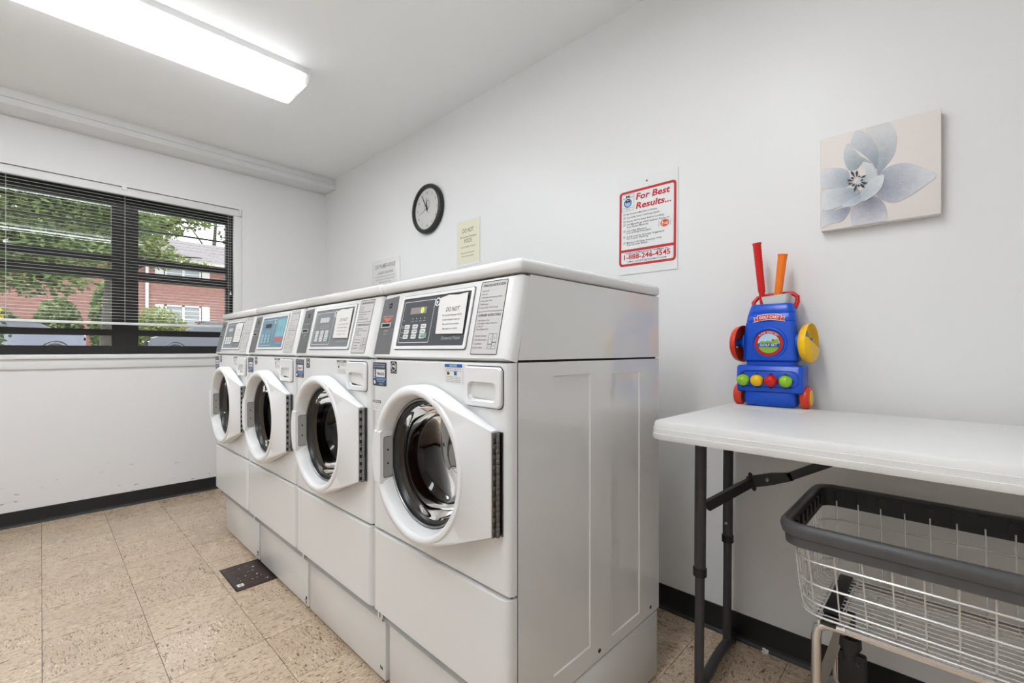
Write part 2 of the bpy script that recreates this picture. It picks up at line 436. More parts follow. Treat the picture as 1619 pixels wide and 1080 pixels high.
def ceiling_light(x, yc, label):
    global DIFF
    DIFF = DIFF or diffuser_mat()
    t = thing('ceiling_light', label, 'ceiling light', (x, yc, CZ), 0, 'fluorescent ceiling lights')
    hl = HL
    MB().box(-.152, .152, -hl + .002, hl - .002, -.036, 0).build('housing', WPLASTIC, t)
    pr = [(-.154, -.034), (-.158, -.055), (-.138, -.088), (.138, -.088), (.158, -.055), (.154, -.034)]
    d = MB(); d.loops([[(a, yy, b) for a, b in pr] for yy in (-hl + .008, hl - .008)], True, False, False, False)
    d.build('diffuser', DIFF, t)
    for s in (-1, 1):
        e = MB(); pr2 = [(a * 1.015, b * 1.01 if b < -.04 else 0) for a, b in pr]
        y0, y1 = (s * hl, s * (hl - .009))
        e.loops([[(a, yy, b) for a, b in pr2] for yy in (y0, y1)], True, True, True, False)
        e.build('end_cap', WPLASTIC, t)
    return t
ceiling_light(1.53, -.83 - HL, 'long fluorescent ceiling light with a prismatic diffuser, nearest the window')
ceiling_light(3.62, -.83 - HL, 'long fluorescent ceiling light above the near end of the washers')

# ================================================================== WASHERS
PITCH = .628; WCX = 3.213; WFY = -1.13; HW = .3115
DZ = .812       # door centre height
FRONT = Frame((0, 0, 0), (1, 0, 0), (0, 0, 1))       # n points to -y
CON = Frame((0, 0, 1.10), (1, 0, 0), (0, .045, .2))
def rect_ring(u0, u1, v0, v1, cu, cv, N):
    """N points on the rectangle boundary seen from (cu,cv), with angles; corners snapped."""
    out = []
    for k in range(N):
        a = 2 * PI * k / N; c, s = math.cos(a), math.sin(a)
        t = min(((u1 - cu) / c if c > 1e-9 else ((u0 - cu) / c if c < -1e-9 else 1e9)), ((v1 - cv) / s if s > 1e-9 else ((v0 - cv) / s if s < -1e-9 else 1e9)))
        out.append([cu + c * t, cv + s * t])
    for cx, cy in ((u0, v0), (u0, v1), (u1, v0), (u1, v1)):
        q = min(out, key=lambda p: (p[0] - cx) ** 2 + (p[1] - cy) ** 2); q[0] = cx; q[1] = cy
    return out
def glass_door_mat():
    m = bpy.data.materials.new('smoky_door_glass'); m.use_nodes = True; nt = m.node_tree; N = nt.nodes; L = nt.links
    N.remove(N['Principled BSDF']); out = N['Material Output']
    tr = N.new('ShaderNodeBsdfTransparent'); tr.inputs[0].default_value = (.40, .36, .33, 1)
    gl = N.new('ShaderNodeBsdfGlossy'); gl.inputs['Roughness'].default_value = .03; gl.inputs['Color'].default_value = (1, 1, 1, 1)
    fr = N.new('ShaderNodeFresnel'); fr.inputs[0].default_value = 1.45
    mx = N.new('ShaderNodeMixShader'); L.new(fr.outputs[0], mx.inputs[0]); L.new(tr.outputs[0], mx.inputs[1]); L.new(gl.outputs[0], mx.inputs[2])
    L.new(mx.outputs[0], out.inputs[0]); return m
DGLASS = glass_door_mat()
DRUM = plain('drum_steel', (.26, .155, .095), .28, metal=.85, noise=.25, nscale=9)
DRUMDARK = plain('dark_drum', (.035, .03, .03), .25, metal=.3, noise=.3, nscale=9)

def door_radius(a):
    """D shaped door outline: circle with tangents to the hinge edge."""
    R, ue, ve = .213, .281, .122
    c, s = math.cos(a), math.sin(a)
    # tangent line from (ue, ve) to circle
    d = math.hypot(ue, ve); phi = math.atan2(ve, ue); beta = math.acos(R / d)
    ta = phi + beta
    aa = abs((a + PI) % (2 * PI) - PI)
    if aa >= ta: return R
    if aa <= phi: return ue / math.cos(aa)
    nx, ny = math.cos(ta), math.sin(ta)
    return R / (math.cos(aa) * nx + math.sin(aa) * ny)

def make_washer(idx, label):
    t = thing('front_load_washer', label, 'washing machine', (WCX - idx * PITCH, WFY, 0), math.radians(-.6) if idx == 0 else 0, 'front load washers in a row')
    # base
    MB().rbox(-HW + .012, HW - .001, .055, .722, .014, .2325, .004).build('base', ENAMEL, t)
    MB().rbox(-HW + .02, HW - .014, .0555, .70, .228, .30, .002).build('base_collar', ENAMEL, t)
    for sx in (-1, 1):
        for yy in (.09, .68): MB().lathe([(.02, 0), (.022, .004), (.022, .016)], 12, (sx * .27, yy, 0), (0, 0, 1), True, True, True).build('foot', BLACKPL, t)
    # added black core paints shade into the panel gaps (four sides only, so the drum stays open)
    core = MB(); q = HW - .008
    core.box(-q + .012, q - .012, .08, .71, .22, .26)
    core.loops([[(-q, yy, .29), (q, yy, .29), (q, yy, 1.094), (-q, yy, 1.094)] for yy in (.014, .72)], True, False, True, False)
    core.box(-q, q, .075, .72, 1.085, 1.302)
    core.build('gap_shade_core', DARKGAP, t)
    # lower cabinet wrap
    cab = MB()
    EMB = ((.16, .322, .293, 1.054), (.43, .598, .273, 1.050))
    def wrap(z0, z1, y0b, y0t, cut=False):
        if not cut:
            cab.loops([[(-HW, y0b, z0), (-HW, .73, z0), (HW, .73, z0), (HW, y0b, z0)], [(-HW, y0t, z1), (-HW, .73, z1), (HW, .73, z1), (HW, y0t, z1)]], False, False, False, False)
        else:      # right side has two recessed fields
            cab.loops([[(-HW, y0b, z0), (-HW, .73, z0), (HW, .73, z0)], [(-HW, y0t, z1), (-HW, .73, z1), (HW, .73, z1)]], False, False, False, False)
            ys_ = [y0b, .16, .322, .43, .598, .73]; zs_ = [z0, .273, .293, 1.050, 1.054, z1]
            for a_, b_ in zip(ys_, ys_[1:]):
                for c_, d_ in zip(zs_, zs_[1:]):
                    if any(a_ >= e[0] and b_ <= e[1] and c_ >= e[2] and d_ <= e[3] for e in EMB): continue
                    cab.add([(HW, a_, c_), (HW, b_, c_), (HW, b_, d_), (HW, a_, d_)], [(0, 1, 2, 3)])
        # returned front flange
        cab.loops([[(-HW, y0b, z0), (-HW, y0t, z1)], [(-HW + .01, y0b + .002, z0), (-HW + .01, y0t + .002, z1)]], False, smooth=False)
        cab.loops([[(HW, y0b, z0), (HW, y0t, z1)], [(HW - .01, y0b + .002, z0), (HW - .01, y0t + .002, z1)]], False, smooth=False)
        cab.add([(-HW, y0b, z0), (HW, y0b, z0), (HW, .73, z0), (-HW, .73, z0)], [(0, 1, 2, 3)])
        cab.add([(-HW, y0t, z1), (HW, y0t, z1), (HW, .73, z1), (-HW, .73, z1)], [(0, 1, 2, 3)])
    wrap(.238, 1.0895, .03, .03, idx == 0); cab.build('cabinet', ENAMEL_SIDE, t)
    cab = MB(); wrap(1.0955, 1.30, .03, .0725); cab.build('console_housing', ENAMEL_SIDE, t)
    if idx == 0:
        SIDE = Frame((HW, 0, 0), (0, 1, 0), (0, 0, 1))
        for (a, b, z0, z1) in EMB:
            e = MB(); po = [(a, z0), (b, z0), (b, z1), (a, z1)]; k_ = .0035; pi = [(a + k_, z0 + k_), (b - k_, z0 + k_), (b - k_, z1 - k_), (a + k_, z1 - k_)]
            e.loops([[SIDE(u, v, 0) for u, v in po], [SIDE(u, v, -.0028) for u, v in pi]], True, False, True, False)
            e.build('embossed_panel', ENAMEL_SIDE, t)
        for (yy, zz) in ((.366, .262), (.67, .262)):
            MB().lathe([(.006, -.001), (.006, .0015), (.003, .0025)], 10, SIDE(yy, zz, 0), (1, 0, 0), True, False, True).build('screw', DARKSTEEL, t)
    # lower front panel
    def front_panel(z0, z1, name):
        p = MB(); R = .02
        loops = []
        for ins, yy in ((.028, 0.0), (.014, .0012), (.005, .006), (.0012, .014), (0, .027)):
            u = HW - ins; e = min(ins * .28, .005)
            loops.append([(-u, yy, z0 + e), (u, yy, z0 + e), (u, yy, z1 - e), (-u, yy, z1 - e)])
        p.loops(loops, True, True, False, True); return p.build(name, ENAMEL, t)
    front_panel(.285, .5455, 'service_panel')
    # upper front panel with the door opening
    N = 96; z0, z1 = .5515, 1.0895
    loops = []
    hole = lambda r, y: [(r * math.cos(2 * PI * k / N), y, DZ + r * math.sin(2 * PI * k / N)) for k in range(N)]
    loops += [hole(.172, .03), hole(.176, .004), hole(.182, 0)]
    for ins, yy in ((.028, 0), (.014, .0012), (.005, .006), (.0012, .014), (0, .027)):
        u = HW - ins; e = min(ins * .28, .005)
        loops.append([(p[0], yy, p[1]) for p in rect_ring(-u, u, z0 + e, z1 - e, 0, DZ, N)])
    MB().loops(loops).build('front_panel', ENAMEL, t)
    # drum behind the door
    dm = MB().lathe([(.172, .03), (.195, .05), (.21, .07), (.21, .30), (.17, .36), (.02, .37)], 40, (0, 0, DZ), (0, 1, 0), True, False, True)
    dr = dm.build('drum', DRUM if idx == 0 else DRUMDARK, t)
    for k in range(3):
        a = 2 * PI * k / 3 + .5
        f = MB(); c, s = math.cos(a), math.sin(a)
        f.loops([[(c * r - s * w_, yy, DZ + s * r + c * w_) for r, w_ in ((.21, -.035), (.15, -.008), (.15, .008), (.21, .035))] for yy in (.08, .34)], False, smooth=True)
        f.build('drum_fin', DRUM if idx == 0 else DRUMDARK, dr)
    if idx == 1:
        bm = bmesh.new(); bmesh.ops.create_icosphere(bm, subdivisions=3, radius=1)
        for v in bm.verts:
            k = 1 + .16 * math.sin(5 * v.co.x + 3 * v.co.y) + .12 * math.sin(7 * v.co.z + 4 * v.co.x)
            v.co = Vector((v.co.x * k * .11, v.co.y * k * .07, v.co.z * k * .05)) + Vector((.03, .2, DZ - .145))
        cl = MB(); cl.bm(bm, True); c_o = cl.build('crumpled_cloth', plain('maroon_cloth', s2l(112, 24, 46), .8, noise=.3, nscale=40))
        c_o.location = (WCX - idx * PITCH, WFY, 0)
        tag(c_o, 'maroon cloth lying in the drum of the second washer from the table', 'cloth')
    # ---- door
    pts = sorted([2 * PI * k / N for k in range(N)] + [math.atan2(.122, .281), 2 * PI - math.atan2(.122, .281)])
    def dl(fn):
        out = []
        for a in pts:
            r, y = fn(a, door_radius(a)); out.append((r * math.cos(a), -y, DZ + r * math.sin(a)))
        return out
    def depth(a, r):       # front face falls from ring to hinge
        u = r * math.cos(a); return .050 - .024 * max(0, min(1, (u - .17) / .11))
    loops = [dl(lambda a, r: (r - .006, .001)), dl(lambda a, r: (r, .006)), dl(lambda a, r: (r, depth(a, r) - .006)), dl(lambda a, r: (r - .003, depth(a, r) - .0012)),
             dl(lambda a, r: (r - .008, depth(a, r) + .0004)), dl(lambda a, r: (.206 if r > .2145 else .2035, .0475 if r > .2145 else .0512)), dl(lambda a, r: (.202, .0525)), dl(lambda a, r: (.194, .0535)),
             dl(lambda a, r: (.187, .0505)), dl(lambda a, r: (.183, .043)), dl(lambda a, r: (.180, .03)), dl(lambda a, r: (.174, .004)), dl(lambda a, r: (.172, .003))]
    door = MB().loops(loops).build('door', WPLASTIC, t)
    MB().lathe([(.1745, -.002), (.1745, .012), (.170, .0135), (.1685, .008), (.1655, .009), (.164, .003), (.161, .0), (.158, -.004)], 56, (0, 0, DZ), (0, -1, 0)).build('door_seal', GASKET, door)
    MB().lathe([(.1735, .0135), (.172, .016), (.1695, .016), (.168, .0135)], 56, (0, 0, DZ), (0, -1, 0)).build('chrome_bezel', STEEL, door)
    MB().lathe([(.166, .004), (.164, .0), (.161, -.03), (.155, -.06), (.142, -.085), (.115, -.102), (.06, -.112), (.001, -.114)], 56, (0, 0, DZ), (0, -1, 0)).build('door_glass', DGLASS, door)
    # handle block on the left of the ring
    H = Frame((0, 0, DZ), (1, 0, 0), (0, 0, 1))
    h = MB()
    po = []
    for k in range(9):
        z = -.085 + .155 * k / 8; po.append((-math.sqrt(.2135 ** 2 - z * z), z))
    pin = [(-.164, z) for _, z in po[::-1]]
    poly = po + pin
    sh = lambda k: [((u + .18) * k - .18, (v + .007) * k - .007) for u, v in poly]
    h.loops([[H(u, v, .012) for u, v in sh(1.0)], [H(u, v, .050) for u, v in sh(1.0)], [H(u, v, .0545) for u, v in sh(.94)]], True, False, True, True)
    ho = h.build('handle', WPLASTIC, door)
    HS = Frame((-.1636, -.030, DZ - .0075), (0, 1, 0), (0, 0, 1))
    rec = MB(); pr = rrect(-.013, .016, -.060, .058, .005, 3)
    rec.prism(pr, HS, -.002, .0006); rec.build('finger_recess', plain('grey_recess', s2l(168, 166, 162), .5), ho)
    rim = MB(); border(rim, rrect(-.0145, .0175, -.0615, .0595, .006, 3), pr, HS, .0010); rim.build('recess_rim', INK, ho)
    rim = MB()
    for q in (-.02, .02): rim.lathe([(.003, 0), (.003, .0012)], 8, HS(0, q, .0006), (1, 0, 0), True, False, True)
    rim.build('recess_screws', INK, ho)
    # hinge
    hg = MB(); nk = 20; zt, zb = DZ + .118, DZ - .122; dz = (zt - zb) / nk
    hg.box(.279, .2822, -.024, -.0015, zb, zt); hg.box(.279, .2935, -.003, -.0005, zb, zt)
    for k in range(nk):
        hg.lathe([(.0052, .0004), (.0056, .0012), (.0056, dz - .0012), (.0052, dz - .0004)], 8, (.2865, -.012, zb + k * dz), (0, 0, 1), True, True, True)
        hg.box(.2815, .2868 if k % 2 else .2840, -.0235, -.014, zb + k * dz + .0012, zb + (k + 1) * dz - .0012)
    hg.build('hinge', HINGE if idx == 0 else STEEL, door)
    if idx:
        hs = MB()
        for k in range(10): hs.box(.2845, .2875, -.0236, -.0165, zb + (2 * k + .55) * dz, zb + (2 * k + 1.45) * dz)
        hs.build('hinge_slots', DARKGAP, door)
    # ---- detergent dispenser
    dd = MB(); D = FRONT
    po = rrect(.160, .292, .983, 1.079, .012, 4); p1 = rrect(.163, .289, .986, 1.076, .011, 4)
    so = rrect(.176, .276, .996, 1.043, .014, 4); s1 = rrect(.182, .270, 1.000, 1.036, .012, 4)
    dd.loops([[D(u, v, 0) for u, v in po], [D(u, v, .006) for u, v in po], [D(u, v, .009) for u, v in p1]])
    dd.loops([[D(u, v, .009) for u, v in p1], [D(u, v, .009) for u, v in so], [D(u, v, .004) for u, v in so], [D(u, v, -.032) if v > 1.01 else D(u, v, .0) for u, v in s1]], True, False, True, True)
    ddo = dd.build('dispenser_drawer', WPLASTIC, t)
    gp = MB(); border(gp, rrect(.1575, .2945, .9805, 1.0815, .014, 4), rrect(.1605, .2915, .9835, 1.0785, .012, 4), D, .0006); gp.build('dispenser_gap', INK, t)
    # ---- stickers
    st = MB(); st.prism(rrect(-.305, -.222, 1.006, 1.080, .004), D, .0002, .0008); bs = st.build('service_sticker', NAVYINK, t, 'dark blue service sticker')
    x = MB(); x.flat([(-.284, 1.034), (-.230, 1.034), (-.230, 1.058), (-.284, 1.058)], D, .0012)
    text(x, 'FOR SERVICE CALL AND', D, -.300, 1.072, .0042, .0012, .07); text(x, 'GIVE THIS NUMBER', D, -.300, 1.0645, .0042, .0012, .07)
    text(x, 'TECHMATTS INC', D, -.278, 1.018, .0045, .0012, .045); text(x, 'SERVICE', D, -.265, 1.010, .0045, .0012, .025)
    for k in range(6): x.flat([(-.300, 1.030 + k * .005), (-.290, 1.030 + k * .005), (-.290, 1.0325 + k * .005), (-.300, 1.0325 + k * .005)], D, .0012)
    x.flat(circ(-.293, 1.017, .006, 14), D, .0012); x.build('white_print', WHITEINK, bs)
    x = MB(); text(x, 'TML4676' if idx == 0 else 'TML467' + str(6 + idx), D, -.257, 1.040, .0095, .0016, .045, 'C', .012); x.build('number', INK, bs)
    x = MB(); x.flat([(-.284, 1.024), (-.226, 1.024), (-.226, 1.031), (-.284, 1.031)], D, .0011); x.build('light_blue_band', SKYINK, bs)
    st = MB(); st.flat([(-.197, 1.048), (-.163, 1.048), (-.163, 1.085), (-.197, 1.085)], D, .0007); es = st.build('energy_sticker', INK, t, 'small black and white energy sticker')
    x = MB(); 
    border(x, circ(-.18, 1.069, .0145, 20, .013), circ(-.18, 1.069, .0125, 20, .011), D, .0011)
    x.flat([(-.191, 1.066), (-.183, 1.070), (-.172, 1.063), (-.172, 1.066), (-.182, 1.074), (-.19, 1.069)], D, .0012)
    x.flat([(-.1745, 1.0765), (-.173, 1.072), (-.169, 1.0715), (-.172, 1.069), (-.171, 1.065), (-.1745, 1.0675), (-.178, 1.065), (-.177, 1.069), (-.18, 1.0715), (-.176, 1.072)], D, .0013)
    text(x, 'ENERGY STAR', D, -.18, 1.051, .0035, .0012, .03, 'C'); x.build('white_print', WHITEINK, es)
    st = MB(); st.flat([(.074, 1.034), (.146, 1.034), (.146, 1.083), (.074, 1.083)], D, .0007); ns = st.build('notice_sticker', PAPER, t, 'white notice sticker with blue heading')
    x = MB(); x.flat([(.074, 1.0745), (.146, 1.0745), (.146, 1.083), (.074, 1.083)], D, .0010)
    if idx == 0: x.flat([(.113, 1.054), (.124, 1.054), (.124, 1.064), (.113, 1.064)], D, .0010)
    x.build('heading_band', plain('notice_blue', s2l(0, 98, 175), .5) if idx == 0 else INKGREY, ns)
    x = MB(); text(x, 'NOTICE', D, .110, 1.0763, .0052, .0014, .03, 'C', .015); x.build('heading', WHITEINK, ns)
    x = MB()
    for k, (s, wd_) in enumerate((('This washer is a high efficiency', .064), ('machine. Use HE detergent only.', .066))): text(x, s, D, .110, 1.0695 - k * .0055, .003, .0011, wd_, 'C')
    for k, s in enumerate(('If using regular detergent use', 'no more than one half cup', 'to avoid over sudsing and', 'poor wash results')): text(x, s, D, .110, 1.049 - k * .0042, .0026, .0011, .058, 'C')
    x.flat([(.084, 1.055), (.094, 1.055), (.094, 1.062), (.084, 1.062)], D, .0011); x.build('print', INK, ns)
    if idx == 0:
        st = MB(); st.flat([(-.305, .927), (-.254, .927), (-.254, .962), (-.305, .962)], D, .0005); n2 = st.build('door_notice', PAPER, t)
        x = MB(); x.flat([(-.304, .951), (-.254, .951), (-.254, .960), (-.304, .960)], D, .0008)
        for k, s in enumerate(('do not overload the', 'machine or force the', 'door. thank you')): text(x, s, D, -.302, .945 - k * .006, .0032, .0009, .042)
        x.build('print', INKGREY, n2)
        x = MB(); text(x, 'NOTICE', D, -.279, .9532, .0048, .0012, .036, 'C', .012); x.build('heading', WHITEINK, n2)
    # ---- console
    c = MB(); L_ = []
    for ins, n in ((.028, 0.0), (.014, -.0012), (.005, -.006), (.0012, -.014), (0, -.029)):
        u = HW - ins; e = min(ins * .2, .004)
        L_.append([CON(-u, -.004 + e, n), CON(u, -.004 + e, n), CON(u, .205 - e, n), CON(-u, .205 - e, n)])
    c.loops(L_, True, True, False, True); con = c.build('console', ENAMEL, t)
    sr = MB(); sr.flat([(-.302, .006), (-.206, .006), (-.214, .194), (-.302, .188)], CON, .0007); rs = sr.build('card_reader', GREY_STRIP, con, 'grey card reader strip')
    x = MB(); x.prism(rrect(-.282, -.236, .095, .1045, .001, 2), CON, .0008, .003); x.build('card_slot', DARKGAP, rs)
    x = MB(); border(x, rrect(-.288, -.229, .0915, .1075, .001, 2), rrect(-.282, -.236, .095, .1045, .001, 2), CON, .0032); x.build('slot_bezel', plain('pale_bezel', s2l(190, 186, 182), .4), rs)
    x = MB(); x.flat([(-.262, .155), (-.246, .157), (-.246, .172), (-.254, .174), (-.258, .170), (-.266, .171)], CON, .0012); x.build('card_emblem', DARKGAP, rs)
    x = MB(); text(x, 'INSERT CARD HERE', CON, -.258, .127, .0045, .0012, .058, 'C'); text(x, 'REMOVE', CON, -.256, .080, .004, .0012, .022, 'C'); text(x, 'CARD', CON, -.258, .070, .003, .0012, .018, 'C')
    text(x, 'tm', CON, -.256, .162, .006, .0014, .010, 'C'); x.build('print', PLATE, rs)
    x = MB(); x.flat([(-.288, .124), (-.258, .110), (-.228, .124)], CON, .0012); x.build('arrow', ORANGEINK if idx == 0 else INKGREY, rs)
    # control panel in a white bezel
    x = MB(); bo = rrect(-.184, .152, .022, .186, .006, 3); bi = rrect(-.176, .142, .031, .178, .004, 3)
    x.loops([[CON(u, v, 0) for u, v in bo], [CON(u, v, .004) for u, v in bo], [CON(u, v, .004) for u, v in bi], [CON(u, v, .001) for u, v in bi]], True, False, False, False)
    bz = x.build('panel_bezel', WPLASTIC, con)
    x = MB(); border(x, rrect(-.1865, .1545, .0195, .1885, .007, 3), bo, CON, .0004); x.build('panel_gap', INK, con)
    x = MB(); x.flat(bi, CON, .0012); cp = x.build('control_panel', (GREY_DARK, GREY_MID, BLUE_PANEL, GREY_MID)[idx], con)
    x = MB(); border(x, rrect(-.170, -.014, .041, .168, .003, 2), rrect(-.1685, -.0155, .0425, .1665, .003, 2), CON, .0016)
    rows = (.083, .068, .053); cols = (-.146, -.104, -.062)
    for r_ in rows:
        text(x, {.083: 'Normal', .068: 'Perm', .053: 'Delicate'}[r_], CON, -.151, r_ + .003, .003, .0016, .013, 'R')
    for k in range(4):
        x.flat(circ(-.112 + k * .02, .114, .0018, 8), CON, .0016); text(x, ('wash', 'rinse', 'spin', 'lock')[k], CON, -.112 + k * .02, .105, .003, .0016, .012, 'C')
    x.flat(circ(-.158, .110, .0015, 8), CON, .0016); text(x, 'SETUP', CON, -.158, .090, .003, .0016, .014, 'C')
    x.build('panel_print', WHITEINK, cp)
    x = MB(); x.flat([(-.131, .128), (-.05, .128), (-.05, .148), (-.131, .148)], CON, .0018)
    dsp = x.build('display', plain('lcd_grey', s2l(150, 142, 138), .3) if idx == 0 else (INK if idx == 2 else plain('lcd_pale', s2l(205, 205, 205), .4)), cp)
    if idx == 0:
        x = MB(); x.flat(circ(-.070, .138, .009, 16, .0095), CON, .0021); x.build('lit_digit', emit('lcd_digit', s2l(190, 205, 70), .5), dsp)
        x = MB(); text(x, '0', CON, -.070, .1325, .011, .0024, .008, 'C', .01); x.build('digit', PLATE, dsp)
    for i, r_ in enumerate(rows):
        for cc in cols:
            k = MB(); k.prism(rrect(cc, cc + .025, r_, r_ + .0125, .002, 2), CON, .0013, .0032); ko = k.build('key', WHITEINK if idx != 2 else plain('panel_key_teal', s2l(150, 180, 190), .4), cp)
            if idx < 2:
                y = MB(); text(y, {0: ('HOT', 'WARM', 'COLD'), 1: ('HOT', 'WARM', 'COLD'), 2: ('COLD', 'LOW', 'HIGH')}[i][cols.index(cc)], CON, cc + .0125, r_ + .004, .0048, .0036, .017, 'C', .01); y.build('key_print', INK, ko)
    k = MB(); k.prism(rrect(-.053, -.027, .054, .068, .002, 2), CON, .0013, .0032); k.build('start_key', plain('start_green', s2l(120, 175, 158), .4), cp)
    # round emblem and panel name
    x = MB(); x.flat(circ(-.001, .158, .0125, 20), CON, .0022); em = x.build('emblem', WHITEINK, cp)
    x = MB(); border(x, circ(-.001, .158, .0085, 16), circ(-.001, .158, .006, 16), CON, .0026); x.flat([(-.004, .165), (.010, .159), (.009, .156), (-.005, .161)], CON, .0027); x.flat([(.002, .157), (.006, .157), (.003, .148), (-.001, .149)], CON, .0027); x.build('emblem_print', INK, em)
    x = MB(); text(x, 'Commercial Washer', CON, .083, .048, .010, .0018, .083, 'C', .006, .15); x.build('panel_name', plain('panel_lettering', s2l(176, 176, 178), .5), cp)
    if idx != 2:
        pp = MB(); po = [(.010, .166), (.05, .173), (.09, .170), (.130, .1735), (.135, .062), (.019, .064)]
        pp.flat(po, CON, .0055); pp.flat(po, CON, .0050); pn = pp.build('taped_paper', PAPER, cp, 'white DO NOT paper taped over the panel')
        x = MB(); text(x, 'DO NOT', CON, .077, .125, .013, .0060, .056, 'C', .0, .1)
        for k, s in enumerate(('Put Laundry Detergent PODS', 'in liquid detergent dispenser', 'Place pods in the machine', 'then add your clothes')): text(x, s, CON, .078, .1125 - k * .0125, .005, .0060, .082 - k * .006, 'C', .0, .1)
        x.build('print', INKGREY if idx else INK, pn)
    else:
        pp = MB(); pp.flat([(.022, .082), (.126, .082), (.126, .166), (.022, .166)], CON, .0018); pn = pp.build('panel_picture', plain('teal_picture', s2l(120, 178, 190), .35, noise=.4, nscale=26), cp)
        x = MB(); x.flat([(.02, .062), (.13, .062), (.13, .079), (.02, .079)], CON, .0018); x.build('red_band', plain('faded_red', s2l(196, 100, 104), .5), cp)
    # instruction plate
    x = MB(); bo = rrect(.174, .269, .008, .196, .004, 3); x.prism(bo, CON, .0004, .0010); ip = x.build('instruction_plate', PLATE, con)
    x = MB(); border(x, bo, rrect(.1758, .2672, .0098, .1942, .003, 3), CON, .0013); x.flat([(.175, .1165), (.268, .1165), (.268, .1175), (.175, .1175)], CON, .0013)
    text(x, 'OPERATING INSTRUCTIONS', CON, .222, .182, .0062, .0014, .080, 'C', .012, .1)
    for k, (s, wd_) in enumerate((('1. Load Laundry', .027), ('2. Close Door', .024), ('3. Add Supplies (See Instructions Below)', .076), ('4. Select Cycle / Fabric', .044), ('5. Make Payment', .032), ('6. Press Start (Door Must be Closed)', .067))):
        text(x, s, CON, .180, .1695 - k * .0088, .0042, .0014, wd_)
    text(x, 'DISPENSER INSTRUCTIONS', CON, .222, .1045, .0062, .0014, .080, 'C', .012, .1)
    for k, (s, wd_) in enumerate((('1. Open Dispenser Door', .044), ('2. Add Supplies to Proper Compartment', .073), ('    as Indicated', .024), ('3. Close Dispenser Door', .044))): text(x, s, CON, .181, .0925 - k * .0075, .0042, .0014, wd_)
    for k, (s, wd_) in enumerate((('A. Pre-Wash Detergent', .044), ('B. Main Wash Detergent', .046), ('C. Liquid Bleach', .030), ('D. Fabric Softener', .034))): text(x, s, CON, .180, .053 - k * .0098, .0042, .0014, wd_)
    for (a, b, c0, d0) in ((.232, .2465, .022, .034), (.232, .2465, .034, .060), (.2465, .261, .022, .0385), (.2465, .261, .0385, .060)):
        border(x, [(a, c0), (b, c0), (b, d0), (a, d0)], [(a + .0007, c0 + .0007), (b - .0007, c0 + .0007), (b - .0007, d0 - .0007), (a + .0007, d0 - .0007)], CON, .0014)
        text(x, 'CABD'[((.232, .022), (.232, .034), (.2465, .0385), (.2465, .022)).index((a, c0))], CON, (a + b) / 2, (c0 + d0) / 2 - .002, .004, .0014, None, 'C')
    x.build('plate_print', INK if idx < 2 else INKGREY, ip)
    # lid
    MB().rbox(-HW - .002, HW + .003, .036, .735, 1.3035, 1.3375, .012, 4).build('lid', ENAMEL, t)
    # wear on the base: chips of missing paint at the right lower corner
    if idx:
        rr = random.Random(idx); ch = MB()
        for k in range(7):
            cz = rr.choice((.225, .232, .04, .03, .05, .215)); cu = HW - .012 - abs(rr.gauss(0, .012))
            ch.add([(cu + rr.uniform(.003, .006) * math.cos(a), .0545, cz + rr.uniform(.004, .009) * math.sin(a)) for a in [2 * PI * q / 7 for q in range(7)]], [list(range(7))])
        ch.build('paint_chips', DARKGAP, t)
    return t
make_washer(0, 'white front load washer nearest the folding table, dark keypad panel with lit display')
make_washer(1, 'white front load washer second from the folding table, grey panel, maroon cloth in its drum')
make_washer(2, 'white front load washer third from the folding table with a blue control panel')
make_washer(3, 'white front load washer at the far end of the row beside the window')

# ================================================================== THINGS ON THE RIGHT WALL
WALLF = lambda x, z: Frame((x, 0, z), (1, 0, 0), (0, 0, 1))
# ---- clock
ck = thing('wall_clock', 'round wall clock with black rim and white face above the washers', 'clock', (1.655, 0, 2.095))
R = .168
MB().lathe([(R - .016, .0), (R + .002, .004), (R + .004, .018), (R - .002, .032), (R - .012, .037), (R - .024, .034), (R - .028, .026), (R - .0285, .018)], 64, (0, 0, 0), (0, -1, 0)).build('rim', plain('black_clock_rim', (.02, .02, .02), .28), ck)
MB().lathe([(R - .026, .0), (R - .026, .0185), (.0005, .0185)], 48, (0, 0, 0), (0, -1, 0), False).build('face', PAPER, ck)
CF = Frame((0, -.0187, 0), (1, 0, 0), (0, 0, 1))
x = MB()
for h in range(1, 13):
    a = PI / 2 - h * PI / 6; text(x, str(h), CF, .112 * math.cos(a), .112 * math.sin(a) - .009, .018, .0004, None, 'C')
text(x, 'Quartz', CF, .02, -.032, .005, .0004, None, 'C')
x.build('numerals', INK, ck)
x = MB(); border(x, circ(.008, .03, .022, 20, .028), circ(.008, .03, .018, 20, .024), CF, .0006); border(x, circ(-.018, .012, .016, 18, .018), circ(-.018, .012, .013, 18, .015), CF, .0006); text(x, 'A', CF, .012, .06, .014, .0006, None, 'C', 0, .2)
x.build('printed_scroll', INKGREY, ck)
def hand(name, ang, ln, wd_, n):
    c, s = math.cos(ang), math.sin(ang); m = MB()
    m.prism([(-c * .02 - s * wd_ * .6, -s * .02 + c * wd_ * .6), (-c * .02 + s * wd_ * .6, -s * .02 - c * wd_ * .6), (c * ln * .6 + s * wd_, s * ln * .6 - c * wd_), (c * ln, s * ln), (c * ln * .6 - s * wd_, s * ln * .6 + c * wd_)], CF, n, n + .001); return m.build(name, INK, ck)
hand('minute_hand', math.radians(90 + 29), .122, .0035, .004); hand('hour_hand', math.radians(90 + 3), .078, .004, .002)
hand('second_hand', math.radians(200), .10, .001, .006)
MB().lathe([(.006, .0), (.006, .008), (.003, .009)], 14, (0, -.0187, 0), (0, -1, 0), True, False, True).build('hub', INK, ck)
